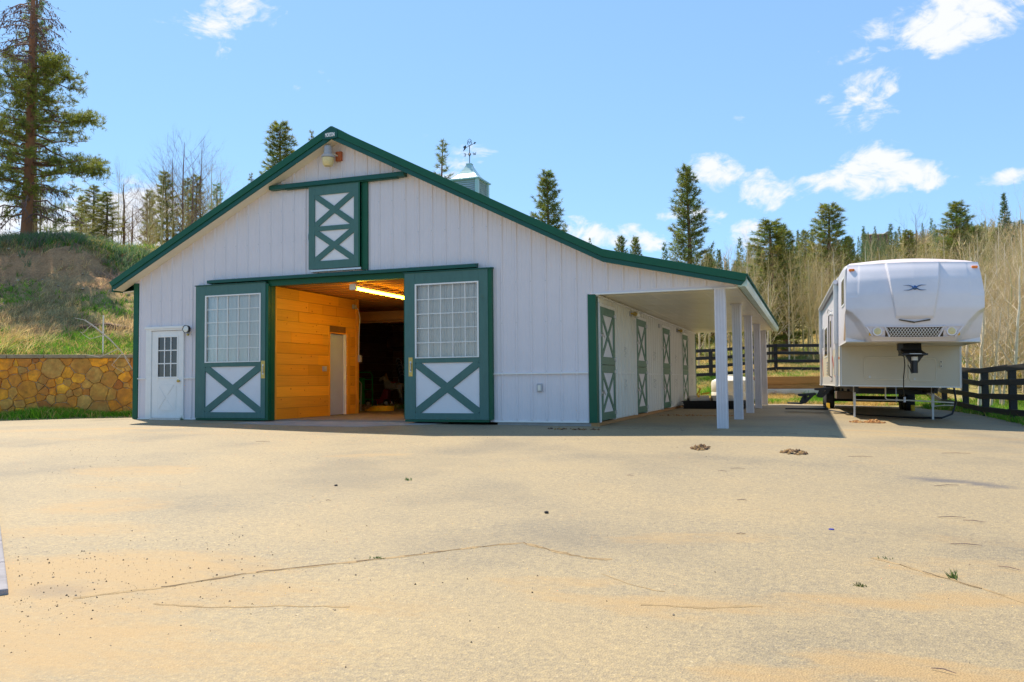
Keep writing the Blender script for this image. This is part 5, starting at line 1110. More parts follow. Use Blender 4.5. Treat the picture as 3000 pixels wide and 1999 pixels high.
def conifer(seed, Ht=10., W_=1.1, base=.12, nb=120, dens=1., top=.55, dead=0., droop=.25, upturn=.5, blade=.17, bw=.020, g0=(.125,.150,.035), K=9, bark=None, trunk=.13, tuftk=1., power=.75):
    rg = np.random.default_rng(seed); tb = TB(); bark = BARKC if bark is None else np.array(bark)
    t = np.linspace(0, 1, 12); P = np.stack([.05*np.sin(t*5+seed), .05*np.cos(t*4+seed*2)-.05, t*Ht], 1)*np.array([Ht/10, Ht/10, 1]); rad = trunk*(1-t)**.8*(1+.35*np.exp(-t*30))+.012
    tb.tube(P, rad, 9, bark); cen = []; dr = []; cl = []
    for i in range(nb):
        h = base+(1-base)*((i+rg.random())/nb)**.92; h = min(h, .995); az = i*2.399+rg.normal(0, .5); live = h < 1-dead
        if h < base+.14 and rg.random() < .35: live = False
        prof = (1-h)**power*(.6+.4*min(1, (h-base)/.12))
        L_ = W_*(prof*top*1.9)*rg.uniform(.5, 1.15)+.10*Ht/10
        o = np.array([np.interp(h, t, P[:, 0]), np.interp(h, t, P[:, 1]), h*Ht]); s = np.linspace(0, 1, 6); d = np.array([math.cos(az), math.sin(az), 0])
        up = (.50*h-.10)-droop*(1-h)+rg.normal(0, .10); Q = o+d*(s*L_)[:, None]+np.array([0, 0, 1])*(s*L_*up+L_*upturn*.45*s**2.6)[:, None]; Q[1:] += rg.normal(0, .025*L_, (5, 3))
        tb.tube(Q, np.linspace(.018, .005, 6)*(.6+L_*.5), 3, bark*(.8 if live else 1.2))
        n = max(3, int((4+L_*17)*dens*tuftk)); u = rg.uniform(.15, 1.02, n)**.8; lat = rg.normal(0, 1, n)*.17*L_*(1.15-u*.6); side_ = np.array([-d[1], d[0], 0])
        q = np.stack([np.interp(u, s, Q[:, j]) for j in range(3)], 1)+side_*lat[:, None]+np.array([0, 0, 1])*rg.normal(.02, .045, n)[:, None]
        if live:
            cen.append(q); e = d*.6+np.array([0, 0, .55]); dr.append(np.tile(e, (n, 1))+side_*np.sign(lat)[:, None]*.4); j = rg.uniform(.55, 1.45, n)[:, None]; hue = rg.normal(0, .12)
            cl.append(np.array(g0)*1.95*j*np.array([1+hue, 1, 1-hue]))
        else:
            for k in range(int(2+L_*3)):
                a = q[k % n]; e = a+side_*rg.normal(0, .25*L_)+d*.12+np.array([0, 0, rg.normal(-.05, .12)]); tb.tube([a, (a+e)/2+rg.normal(0, .02, 3), e], [.006, .004, .003], 3, bark*1.1)
    V, F, C = blades(np.concatenate(cen), np.concatenate(dr), K, blade, bw, rg, np.concatenate(cl))
    return tb.mesh('trunk'), npmesh('crown', V, F, C)
def aspen(seed, Ht=7., nl=26, col=(.50,.42,.31), twig=(.36,.27,.17), r0=.065, kink=.10, fork=0, spread=.55):
    rg = np.random.default_rng(seed); tb = TB(); col = np.array(col); twig = np.array(twig)
    def limb(o, d, L_, r, lv):
        n = 5 if lv < 2 else 4; s = np.linspace(0, 1, n); Q = o+np.outer(s*L_, d)+np.array([0, 0, 1])*(s**2*L_*.22*(lv > 0))[:, None]; Q[1:] += np.cumsum(rg.normal(0, kink*.3*L_/n*2, (n-1, 3)), 0)
        tb.tube(Q, np.linspace(r, r*.45, n), 4 if lv < 2 else 3, col*(1-.25*lv)+twig*.25*lv if lv < 3 else twig)
        if lv < 3:
            for k in range([0, 5, 4][lv] if lv else 0):
                u = rg.uniform(.25, 1); q = np.array([np.interp(u, s, Q[:, j]) for j in range(3)]); dd = d+rg.normal(0, .55, 3)+np.array([0, 0, .25]); dd /= np.linalg.norm(dd); limb(q, dd, L_*rg.uniform(.35, .6), r*.45, lv+1)
        return Q
    t = np.linspace(0, 1, 12); P = np.stack([np.cumsum(rg.normal(0, kink*.12, 12)), np.cumsum(rg.normal(0, kink*.12, 12)), t*Ht], 1); P[:, :2] -= P[0, :2]
    tb.tube(P, r0*(1-t)**.75+.008, 7, col)
    for i in range(nl):
        u = .22+.77*((i+rg.random())/nl); q = np.array([np.interp(u, t, P[:, j]) for j in range(3)]); a = i*2.4+rg.normal(0, .4); d = np.array([math.cos(a)*spread, math.sin(a)*spread, rg.uniform(.55, 1.1)]); d /= np.linalg.norm(d)
        limb(q, d, Ht*(.10+.22*(1-u)**.6)*rg.uniform(.6, 1.2), r0*.35*(1.15-u), 1)
    return tb.mesh('aspen')
# the tall pine on the crest, its top dead and hung with cones
def big_pine():
    rg = np.random.default_rng(77); tb = TB(); Ht = 10.6; t = np.linspace(0, 1, 20); P = np.stack([.10*np.sin(t*3)+.28*t, .06*np.cos(t*4)-.06, t*Ht], 1); tb.tube(P, .175*(1-t)**.55*(1+.5*np.exp(-t*40))+.02, 14, np.array([.32, .14, .07]))
    cen = []; dr = []; cl = []; cones = []
    for i in range(128):
        h = .10+.895*((i+rg.random())/150); az = i*2.399+rg.normal(0, .35); dead = h > .66 or (h < .2 and rg.random() < .4) or rg.random() < .12
        L_ = float(np.interp(h, [.1, .2, .35, .55, .70, .74, .86, 1], [1.9, 2.45, 2.4, 2.0, 1.85, 1.7, 1.55, .5]))*rg.uniform(.45, 1.08)
        o = np.array([np.interp(h, t, P[:, 0]), np.interp(h, t, P[:, 1]), h*Ht]); d = np.array([math.cos(az), math.sin(az), 0]); sd = np.array([-d[1], d[0], 0]); s = np.linspace(0, 1, 8)
        rise = (.15 if dead else -.03)+rg.normal(0, .20); Q = o+d*(s*L_)[:, None]+np.array([0, 0, 1])*((s*rise+(-.42*s**2.2 if dead else -.10*s**2+.22*s**4))*L_)[:, None]; Q[1:] += rg.normal(0, .02*L_, (7, 3))
        tb.tube(Q, np.linspace(.034, .007, 8)*(.5+L_*.3), 4, np.array([.24, .15, .12]) if dead else BARKC)
        nt = int(5+L_*(7 if dead else 5))
        for k in range(nt):
            u = rg.uniform(.2, 1); q = np.array([np.interp(u, s, Q[:, j]) for j in range(3)]); e = q+sd*rg.normal(0, .30)+d*rg.uniform(.05, .3)+np.array([0, 0, (rg.uniform(-.55, -.1) if dead else rg.normal(.04, .12))]); m_ = (q+e)/2+rg.normal(0, .04, 3)
            tb.tube([q, m_, e], [.009, .006, .003], 3, np.array([.22, .14, .12]))
            if dead:
                for _ in range(3):
                    w = q+(e-q)*rg.random(); cones.append(w)
            else:
                n = 6; u2 = rg.random(n)[:, None]**.6; c = q+(e-q)*u2*1.15+rg.normal(0, .05, (n, 3)); cen.append(c); dr.append(np.tile((e-q)/(np.linalg.norm(e-q)+1e-6)*.5+np.array([0, 0, .5]), (n, 1))); cl.append(np.array([.24, .26, .045])*rg.uniform(.5, 1.5, (n, 1)))
    # one long low limb reaching right, seen well clear of the crown
    for (h, az, L_) in ((.45, .0, 3.7), (.30, .45, 2.9), (.64, -.2, 2.5)):
        o = np.array([.12, 0, h*Ht]); d = np.array([math.cos(az)*.9, math.sin(az), 0]); s = np.linspace(0, 1, 10); Q = o+d*(s*L_)[:, None]+np.array([0, 0, 1])*((-.15*s+.05*s**3)*L_)[:, None]; Q[1:] += rg.normal(0, .03, (9, 3)); tb.tube(Q, np.linspace(.05, .012, 10), 5, BARKC)
        for k in range(36):
            u = rg.uniform(.5, 1); q = np.array([np.interp(u, s, Q[:, j]) for j in range(3)]); c = q+rg.normal(0, 1, (9, 3))*np.array([.16, .2, .13])+np.array([0, 0, .03]); cen.append(c); dr.append(np.tile(d*.4+np.array([0, 0, .5]), (9, 1))); cl.append(np.array([.25, .27, .045])*rg.uniform(.55, 1.4, (9, 1)))
    root = thing('pine_tree', 'tall pine at the left edge, dead cone-hung top above a green crown', 'tree', (-23.5, 7.1, float(H(-23.5, 7.1))-.1))
    link('trunk', tb.mesh('trunk'), mat('big_pine_bark', (.3,.14,.07), .9, attr=True, noise=(5,.4,6,(1,1,.3)), bump=(.9,.03,12)), root)
    V, F, C = blades(np.concatenate(cen), np.concatenate(dr), 8, .15, .020, rg, np.concatenate(cl)); link('crown', npmesh('crown', V, F, C), M['leaf'], root)
    c = np.array(cones); off = np.array([[.025,0,0],[-.013,.022,0],[-.013,-.022,0],[0,0,-.05],[0,0,.02]]); V = (c[:, None]+off[None]).reshape(-1, 3); f0 = np.array([[0,1,3],[1,2,3],[2,0,3],[1,0,4],[2,1,4],[0,2,4]]); F = (np.arange(len(c))[:, None, None]*5+f0[None]).reshape(-1, 3)
    link('cones', npmesh('cones', V, F), mat('old_cones', (.16,.09,.08), .9), root)['kind'] = 'stuff'
big_pine()
barkm = mat('tree_bark', (.2,.1,.06), .9, attr=True, noise=(6,.35,5,(1,1,.35)))
KIN = {'d': [conifer(s, W_=w, nb=190, dens=1.15, base=.05, top=.52, upturn=.95, droop=.30, blade=.19, bw=.022, g0=g, power=pw) for s, w, g, pw in ((1,1.15,(.12,.135,.024),.45),(2,1.3,(.11,.13,.028),.6),(3,1.05,(.13,.14,.024),.4),(4,1.25,(.105,.125,.03),.52))],
       'm': [conifer(s, W_=.95, nb=95, dens=1.3, base=.2, top=.55, upturn=.9, blade=.19, power=.55, g0=(.145,.15,.028), bark=(.13,.085,.07), trunk=.09) for s in (11,12,13)],
       's': [conifer(s, W_=.95, nb=60, dens=.85, base=.25, top=.6, upturn=.6, g0=(.12,.13,.035), trunk=.08) for s in (21,22)],
       'y': [conifer(31, W_=1.0, nb=80, dens=1., base=.05, top=.6, g0=(.05,.16,.06), bark=(.2,.14,.1))],
       'p': [conifer(41, W_=1.5, nb=110, dens=1.1, base=.10, g0=(.11,.14,.03), trunk=.2)],
       'f': [conifer(s, W_=1.3, nb=95, dens=.55, base=.03, top=.62, upturn=.1, droop=.35, blade=.42, bw=.07, K=6, g0=(.06,.095,.04), power=.95) for s in (51,52)]}
KW = {'d': .80, 'm': .50, 's': .66, 'y': .65, 'p': 1.1, 'f': 1.0}
TREES = [(-27.6,10.8,18.9,1.1,'p'),(-27.3,13.6,10.1,0.5,'m'),(-25.9,13.0,9.6,0.5,'m'),(-32.7,17.9,11.0,0.5,'m'),(-28.4,19.4,12.2,0.55,'m'),(-31.7,24.6,13.4,0.5,'m'),(-29.7,23.2,13.1,0.5,'m'),(-31.2,26.9,13.6,0.8,'y'),(-41.3,31.6,15.0,0.6,'m'),(-28.0,25.9,13.7,0.5,'s'),(-23.7,23.1,15.4,1.1,'d'),(-27.3,31.3,17.8,0.6,'s'),(-15.4,26.2,14.4,1.0,'s'),(-11.0,32.1,13.6,1.2,'d'),(-16.1,62.1,14.8,0.4,'s'),(-11.2,53.4,13.1,0.8,'d'),(-10.0,53.8,13.0,0.7,'d'),(-2.7,33.0,13.3,1.15,'d'),
(-19.6,198.5,32.5,0.9,'f'),(-19.4,203.9,32.4,0.8,'f'),(-16.5,189.0,32.3,1.1,'f'),(-12.9,190.4,29.6,1.0,'f'),(-6.9,150.1,27.4,1.1,'f'),(-4.5,140.5,23.2,0.8,'f'),(1.8,32.7,9.7,1.4,'d'),(2.5,37.1,10.1,1.1,'d'),(0.4,184.5,32.8,0.7,'f'),(1.7,184.8,35.1,0.9,'f'),(3.5,90.4,18.8,1.2,'d'),(4.6,143.6,28.0,1.0,'f'),(5.2,50.8,13.9,1.6,'d'),(9.1,103.1,19.7,1.1,'d'),(7.2,113.0,20.5,1.0,'d'),(7.3,81.4,13.7,1.3,'d'),
(19.2,233.7,38.5,1.0,'f'),(22.1,245.2,42.6,0.9,'f'),(25.1,246.2,42.9,0.8,'f'),(17.0,137.7,23.3,1.2,'d'),(16.4,105.7,20.5,1.5,'d'),(17.1,127.2,21.4,1.1,'d'),(15.9,63.1,15.7,1.6,'d'),(21.0,86.2,17.3,1.7,'d'),(37.7,155.4,34.2,1.4,'f'),(38.8,240.7,41.3,1.0,'f'),(50.9,245.0,43.0,1.1,'f'),(52.8,213.9,39.0,1.5,'f'),(51.3,213.4,38.5,0.9,'f'),(16.1,52.9,9.3,1.0,'d'),(20.1,70.1,13.0,1.2,'d'),(18.4,53.8,8.0,0.9,'d'),(18.1,74.8,12.1,1.1,'d'),(-2.8,46.1,6.6,1.0,'d'),(-0.6,41.7,5.0,0.6,'m'),(-2.6,56.8,8.2,0.9,'d'),(3.0,69.5,10.4,1.3,'d'),(-2.6,36.5,4.8,0.5,'m')]
LB = {0:'second pine close behind the tall dead-topped pine at the left edge',1:'thin leaning pine on the crest just right of the tall pine',2:'short pine with a thick knotted trunk on the crest, right of the tall pine',3:'slim pine half hidden by the right side of the tall pine',4:'slim dark-trunked pine left of the bare tree group above the left eave',5:'narrow bushy pine in the middle of the bare trees above the left eave',6:'narrow pine with a forked top beside the bare trees above the left eave',7:'small bluish young fir just above the left roof slope',8:'faint slim pine farther back between the crest trees',9:'sparse thin pine top touching the left roof slope',10:'full green pine rising behind the left roof slope near the peak',11:'thin sparse pine top right beside the barn peak on its left',12:'sparse leggy pine behind the roof just left of the cupola',13:'bushy pine rising behind the right roof slope',14:'tiny pine tip showing over the right roof slope',15:'left one of two small pine tops above the porch roof',16:'right one of two small pine tops above the porch roof',17:'tall narrow lodgepole pine standing alone above the porch roof',24:'large full pine with orange trunk behind the fence, right of the porch gutter',25:'pine merged into the right side of the large pine by the gutter',28:'olive-green pine standing lower between the two large dark pines',30:'tall dark pine just left of the trailer roof',33:'light green pine low behind the trailer edge',31:'short bright green pine above the trailer roof, leftmost on the hillside',32:'slim pine beside the short bright pine on the hillside',38:'wide pine above the middle of the trailer roof',37:'small round pine left of the wide pine above the trailer roof',39:'small pine touching the wide pine above the trailer roof on its left',40:'large dark pine right of centre above the trailer roof',41:'olive pine directly right of the large dark pine above the trailer roof',42:'tall narrow spire fir on the hilltop at the right',22:'pointed fir on the skyline left of the large full pine'}
_r = random.Random(44)
for i in range(46):
    a_ = R(_r.uniform(-8, 15)); r_ = _r.uniform(85, 190); x_ = 3.84+r_*math.sin(a_); y_ = -15.11+r_*math.cos(a_); h_ = _r.uniform(4.5, 8.5); TREES.append((x_, y_, float(H(x_, y_))+h_, h_*_r.uniform(.13, .2), 'd'))
cnt = {}
for i, (x, y, zt, hw, kd) in enumerate(TREES):
    z = float(H(x, y)); h = max(zt-z, 3.2); v = cnt.get(kd, i) ; tr_, cr_ = KIN[kd][i % len(KIN[kd])]
    far = i not in LB
    lb = LB.get(i, 'distant narrow fir on the hillside skyline' if kd == 'f' else 'small pine among the bare aspens on the hillside')
    r = thing('fir_tree' if kd in 'fy' else 'pine_tree', lb, 'tree', (x, y, z-.1), i*1.7, None if not far else ('distant firs along the skyline' if kd == 'f' else 'low pines among the aspens'))
    s = h/10; w = hw/KW[kd]; r.scale = (max(w, .45*s), max(w, .45*s), s)
    link('trunk', tr_, barkm, r); link('crown', cr_, M['leaf'], r)
# bare aspens
AK = [aspen(s, 7, nl, c, tw, r0, kk) for s, nl, c, tw, r0, kk in ((101,26,(.68,.54,.34),(.60,.43,.20),.055,.10),(102,22,(.62,.50,.30),(.54,.39,.18),.045,.12),(103,30,(.55,.44,.20),(.58,.42,.16),.05,.09),(104,20,(.80,.70,.52),(.62,.46,.26),.05,.14),(105,28,(.55,.47,.20),(.52,.41,.15),.04,.16))]
DK = [aspen(s, 7, 24, (.20,.11,.09), (.19,.12,.10), .06, .12, spread=.8) for s in (111, 112)]
am = M['aspenbark']
def tree1(me, x, y, h, w, rz, label, group=None, name='aspen_tree', m=am, tilt=0):
    o = link(name, me, m); z = float(H(x, y)); o.location = (x, y, z-.08); o.scale = (w, w, h/7); o.rotation_euler = (tilt, tilt*.5, rz); tag(o, label, 'tree', group); return o
for (x, y, h, k, lb) in ((-25.9,14.1,3.9,1,'leaning bare tree standing alone against the cloud on the crest'),(-31.0,19.6,4.4,0,'short bare sapling at the right of the lone leaning bare tree'),(-33.9,23.8,6.5,0,'bare tree left of the slim dark-trunked pine on the crest'),(-29.3,20.1,6.2,1,'bare dark tree leftmost in the group above the left eave'),(-29.5,21.1,7.1,0,'bare dark straight tree second in the group above the left eave'),(-27.5,19.7,7.3,1,'tallest bare dark tree in the group above the left eave'),(-28.6,21.5,6.6,0,'bare dark tree right of the tallest one above the left eave'),(-29.4,23.2,7.9,1,'rightmost bare dark tree of the group above the left eave'),(-35.9,23.1,5.5,0,'bare tree far back between the crest pines')):
    tree1(DK[k], x, y, h, 1.15, x*3, lb, name='bare_tree')
tree1(DK[0], 17.4, 105.8, 12.3, 1.5, 1, 'tall bare dark forked tree on the hillside above the trailer roof', name='bare_tree')
tree1(AK[3], 11.2, 19.0, 6.3, .8, 2, 'straight white-barked dead aspen at the right edge, broken top'); tree1(AK[0], 10.5, 16.6, 4.2, .9, 3, 'crooked pale aspen behind the fence right of the trailer'); tree1(AK[4], 9.9, 15.8, 4.6, 1.0, 1, 'thin pale aspen leaning right behind the first fence posts')
rg = random.Random(21); made = 0
for i in range(40):                              # saplings on the left crest
    a = R(rg.uniform(-50.5, -37.5)); r = rg.uniform(35, 50); x = 3.84+r*math.sin(a); y = -15.11+r*math.cos(a)
    tree1(AK[4] if i % 2 else AK[2], x, y, rg.uniform(1.6, 4.2), rg.uniform(.35, .6), rg.uniform(0, 6), 'thin bare sapling in the thicket on the left crest', 'bare saplings on the left crest')
while made < 190:                                # the aspen wood behind the paddock fence
    a = R(rg.uniform(-8.5, 15.5)); r = 33+rg.random()**1.3*42; x = 3.84+r*math.sin(a); y = -15.11+r*math.cos(a)
    if r < 40 and math.degrees(a) < 3: continue
    if math.hypot(x-1.8, y-32.7) < 1.4: continue
    made += 1; k = rg.randrange(5); tree1(AK[k], x, y, rg.uniform(4.2, 7.0)*(1 if r > 42 else .8), rg.uniform(.55, 1.0), rg.uniform(0, 6.3), 'bare pale aspen in the wood behind the black fence', 'bare aspens behind the black fence', tilt=rg.uniform(-.06, .06))
for i in range(46):                              # brushy aspens right of the trailer
    a = R(rg.uniform(8.3, 15)); r = rg.uniform(27, 38); x = 3.84+r*math.sin(a); y = -15.11+r*math.cos(a); k = rg.choice((0, 1, 3, 3, 4))
    tree1(AK[k], x, y, rg.uniform(2.2, 5.2), rg.uniform(.6, 1.1), rg.uniform(0, 6.3), 'tangled bare aspen beyond the fence right of the trailer', 'tangled bare aspens right of the trailer', tilt=rg.uniform(-.15, .15))
def far_wood(name, n, r0, r1, a0, a1, h0, h1, nb, seed, cols, kind):
    g = np.random.default_rng(seed); a = np.radians(g.uniform(a0, a1, n)); r = np.sqrt(g.uniform(r0*r0, r1*r1, n)); x = 3.84+r*np.sin(a); y = -15.11+r*np.cos(a); hm = np.abs(np.degrees(a)-4.0) < 1.5; k_ = ~(hm & (r > 215)); a, r, x, y = a[k_], r[k_], x[k_], y[k_]; n = len(x); z = H(x, y)-.1; h = g.uniform(h0, h1, n)*np.where(np.abs(np.degrees(a)-4.0) < 1.5, .6, 1)
    col = np.array(cols)[g.integers(0, len(cols), n)]*g.uniform(.75, 1.2, (n, 1)); o = np.stack([x, y, z], 1); up = np.array([0, 0, 1.])
    th = g.uniform(0, 6.28, n); sd = np.stack([np.cos(th), np.sin(th), 0*th], 1); tilt = g.normal(0, .04, (n, 3)); tilt[:, 2] = 0; tip = o+(up+tilt)*h[:, None]; wv_ = (.035+.012*h)[:, None]
    Vs = [np.stack([o-sd*wv_, o+sd*wv_, tip], 1).reshape(-1, 3)]; Cs = [np.repeat(col*1.25, 3, 0)]
    u = g.uniform(.15, .97, (n, nb)); az = g.uniform(0, 6.28, (n, nb)); L_ = h[:, None]*(.10+.24*(1-u))*g.uniform(.6, 1.3, (n, nb)); b = o[:, None]+(tip-o)[:, None]*u[..., None]
    d = np.stack([np.cos(az)*.6, np.sin(az)*.6, g.uniform(.3, 1.1, (n, nb))], -1); e = b+d*L_[..., None]; s2 = np.cross(d, g.normal(0, 1, d.shape)); s2 /= np.linalg.norm(s2, axis=-1, keepdims=True); wd = (.012+.00016*r)[:, None, None]
    Vs.append(np.stack([b-s2*wd, b+s2*wd, e], 2).reshape(-1, 3)); Cs.append(np.repeat(np.repeat(col, nb, 0)*g.uniform(.75, 1.2, (n*nb, 1)), 3, 0)); V = np.concatenate(Vs)
    o2 = link(name, npmesh(name, V, np.arange(len(V)).reshape(-1, 3), np.concatenate(Cs)), am); tag(o2, 'mass of bare tan aspens covering the far hillside', 'wood', kind='stuff')
far_wood('aspen_wood', 5600, 60, 310, -14, 26, 4, 7.4, 36, 5, [(.58,.42,.18),(.48,.38,.15),(.64,.47,.24),(.38,.34,.09),(.56,.38,.22)], 0)
def far_firs(n, seed):                           # the many small evergreens that read as one mass far up the hill
    g = np.random.default_rng(seed); V0 = np.empty((len(KIN['f'][0][1].vertices)*3,), np.float32); KIN['f'][0][1].vertices.foreach_get('co', V0); V0 = V0.reshape(-1, 3, 3)
    C0 = np.empty(len(V0)*3*4, np.float32); KIN['f'][0][1].color_attributes['Col'].data.foreach_get('color', C0); C0 = C0.reshape(-1, 3, 4)[..., :3]; Vs = []; Cs = []
    for i in range(n):
        a = math.radians(g.uniform(-14, 24)); r = g.uniform(150, 300) if g.random() < .75 else g.uniform(90, 150); x = 3.84+r*math.sin(a); y = -15.11+r*math.cos(a); s = g.uniform(.5, 1.0); q = g.uniform(0, 6.28); sel = g.random(len(V0)) < .5
        Q = V0[sel].copy(); X = Q[..., 0]*math.cos(q)-Q[..., 1]*math.sin(q); Y = Q[..., 0]*math.sin(q)+Q[..., 1]*math.cos(q); Vs.append(np.stack([x+X*s, y+Y*s, float(H(x, y))+Q[..., 2]*s], -1).reshape(-1, 3)); Cs.append((C0[sel]*g.uniform(.7, 1.25)*np.array([1.1, 1.1, 1.0])).reshape(-1, 3))
    V = np.concatenate(Vs); tag(link('distant_evergreens', npmesh('distant_evergreens', V, np.arange(len(V)).reshape(-1, 3), np.concatenate(Cs)), M['leaf']), 'small distant evergreens scattered over the far hillside', 'wood', kind='stuff')
far_firs(230, 9)
# house on the hill
hx_, hy_ = 25.4, 285.0; hz = 47.6
t = thing('hill_house', 'small brown house with a grey roof on the far hilltop', 'house', (hx_, hy_, hz), .25); t.scale = (.85, .85, .42)
b = MB(); b.box(-4.2, 4.2, -3, 3, -12, 2.6); b.build('wall', mat('brown_house_wall', (.20,.11,.09), .8), t); b = MB(); b.yz([(-3.5,2.5),(0,4.4),(3.5,2.5)], -4.8, 2.6); b.xz([(1.8,2.5),(3.5,4.9),(5.2,2.5)], -3.6, 3.6); b.build('roof', mat('grey_green_roof', (.24,.25,.20), .8), t)
for k in range(3): b = MB(); b.box(-3+2.3*k, -1.8+2.3*k, -3.05, -3, .2, 1.5); b.build('window', M['glassdark'], t)

# ------------------------------------------------------------------ grass, weeds, brush
def grass(name, label, x, y, h, K, w, lean, pal, seed, up=.9, zoff=0):
    g = np.random.default_rng(seed); n = len(x); z = H(x, y)+zoff-.02; o = np.stack([x, y, z], 1); c = np.repeat(o, K, 0)+g.normal(0, 1, (n*K, 3))*np.array([.06, .06, 0]); hh = np.repeat(np.broadcast_to(h, (n,)), K)[:, None]*g.uniform(.5, 1.2, (n*K, 1))
    d = np.stack([g.normal(lean[0], .38, n*K), g.normal(lean[1], .38, n*K), np.full(n*K, up)], 1); d /= np.linalg.norm(d, axis=1, keepdims=True); s = np.cross(d, g.normal(0, 1, (n*K, 3))); s /= np.linalg.norm(s, axis=1, keepdims=True)+1e-9; s *= w
    md = c+d*hh*.55; tp = c+d*hh+np.stack([d[:, 0], d[:, 1], d[:, 2]*0-.25], 1)*hh*.35
    V = np.stack([c-s/2, c+s/2, md+s*.4, md-s*.4, tp], 1).reshape(-1, 3); i0 = np.arange(n*K)*5; F = np.concatenate([np.stack([i0, i0+1, i0+2], 1), np.stack([i0, i0+2, i0+3], 1), np.stack([i0+3, i0+2, i0+4], 1)])
    if callable(pal): col = pal(g, n)
    else: pal = np.array(pal); col = pal[g.integers(0, len(pal), n)]
    C = np.repeat(np.repeat(col, K, 0)*g.uniform(.7, 1.3, (n*K, 1)), 5, 0)
    tag(link(name, npmesh(name, V, F, C), M['grassm']), label, 'grass', kind='stuff')
GR = [(.17,.40,.02),(.22,.44,.03),(.13,.32,.02)]; ST = [(.72,.52,.18),(.60,.42,.15),(.80,.62,.28)]; DG = [(.12,.22,.04),(.15,.25,.05),(.17,.22,.06)]
g = np.random.default_rng(3)
def uw(u, n): return -14.76+WDX*u-WDY*n, -.1+WDY*u+WDX*n
u = g.uniform(-9, 4.2, 3600); n_ = -.06-np.abs(g.normal(0, .28, 3600)); x, y = uw(u, n_); d = seg_dist(x, y, PAVE); k = ~inside(x, y, PAVE) | (d < .06); x, y, u = x[k], y[k], u[k]
hh = .10+.16*(.5+.5*np.sin(u*2.1))+.05*(u > -1)
grass('verge_grass', 'bright green grass along the foot of the stone wall', x, y, hh, 8, .012, (0, 0), GR+GR+[ST[0]], 1)
u = g.uniform(-9, 6, 5200); n_ = g.uniform(.42, 2.4, 5200); x, y = uw(u, n_); f = u < -.9+g.normal(0, .5, 5200)
grass('straw_grass', 'tall dry straw grass leaning above the stone wall', x[f], y[f], g.uniform(.22, .62, f.sum()), 7, .012, (.35, .25), ST+ST+GR[:1], 2); grass('wall_top_grass', 'green and straw grass above the right end of the stone wall', x[~f], y[~f], .22, 7, .012, (.1, .1), GR+ST[:2]+DG, 3)
u = g.uniform(-11, 10, 15000); n_ = g.uniform(2, 9.0, 15000); x, y = uw(u, n_); pk = np.sin(x*1.7+y*1.1)+np.sin(x*.6-y*1.9+2)+g.normal(0, .6, 15000)
band = np.interp(n_+.5*np.sin(x*1.3+y), [2, 4.5, 6.2, 8.3, 8.7], [1, .9, .30, .16, 1]); k = g.random(15000) < band; x, y, n_, pk = x[k], y[k], n_[k], pk[k]
gm = pk > .6
grass('bank_grass', 'green grass clumps on the earth bank', x[gm], y[gm], g.uniform(.12, .28, gm.sum()), 8, .014, (.1, 0), GR+GR+DG, 4); k = ~gm
grass('dry_bank_grass', 'dry brown and straw grass on the earth bank', x[k], y[k], g.uniform(.12, .34, k.sum()), 7, .012, (.2, .1), [(.60,.42,.22),(.48,.33,.19),(.74,.55,.27),(.36,.28,.14)], 5)
u = g.uniform(-13, 14, 9000); n_ = g.uniform(8.3, 14, 9000); x, y = uw(u, n_)
grass('crest_grass', 'mixed green and straw grass along the crest of the bank', x, y, g.uniform(.15, .38, 9000), 7, .014, (.05, 0), DG+GR+ST+[(.38,.27,.10)], 6)
rg2 = np.random.default_rng(8); u = rg2.uniform(-12, 9, 74); n_ = rg2.uniform(8.5, 11.2, 74); cx2, cy2 = uw(u, n_); X = []; Y = []; 
for a, b_ in zip(cx2, cy2): m_ = 36; X.append(a+rg2.normal(0, .26, m_)); Y.append(b_+rg2.normal(0, .26, m_))
grass('sagebrush', 'low grey-green sagebrush on the lip of the bank', np.concatenate(X), np.concatenate(Y), .46, 9, .022, (0, 0), [(.15,.24,.12),(.19,.27,.13),(.24,.22,.16),(.12,.22,.07)], 7)
u = rg2.uniform(0, 7, 8); n_ = rg2.uniform(7.2, 8.6, 8); cx2, cy2 = uw(u, n_); X = []; Y = []
for a, b_ in zip(cx2, cy2): X.append(a+rg2.normal(0, .22, 26)); Y.append(b_+rg2.normal(0, .22, 26))
grass('dead_brush', 'grey-purple dead brush hanging on the dirt cut', np.concatenate(X), np.concatenate(Y), .42, 9, .010, (.1, -.2), [(.34,.24,.20),(.42,.31,.24)], 8)
x = g.uniform(-.3, 8.2, 14000); y = g.uniform(14.9, 21.5, 14000); k = ~inside(x, y, PAVE) & (np.hypot(x-1.15, y-15.6) > .8); x, y = x[k], y[k]; pk = np.sin(x*2.1+y*.7)+np.sin(y*2.3-x)+g.normal(0, .5, len(x)); dd = seg_dist(x, y, PAVE)
k = (pk > -.2) & (dd > .15); grass('green_grass', 'bright green grass behind the driveway and the tank', x[k], y[k], .20, 8, .012, (0, 0), GR+GR+[(.20,.30,.05)], 9); k = ~k
grass('straw_tufts', 'straw-coloured grass behind the driveway', x[k], y[k], .20, 7, .010, (0, 0), ST, 10)
x = g.uniform(7.2, 11.5, 13000); y = g.uniform(1, 16, 13000); k = ~inside(x, y, PAVE); x, y = x[k], y[k]
grass('fence_grass', 'bright green grass under the fence right of the trailer', x, y, g.uniform(.10, .24, len(x)), 8, .012, (-.05, 0), GR+GR+DG[:1]+ST[:1], 11)
a = np.radians(g.uniform(-9, 16, 26000)); r = g.uniform(33, 72, 26000); x = 3.84+r*np.sin(a); y = -15.11+r*np.cos(a); pk = np.sin(x*.9+y*.4)+np.sin(y*.7-x*.5)+g.normal(0, .7, 26000)
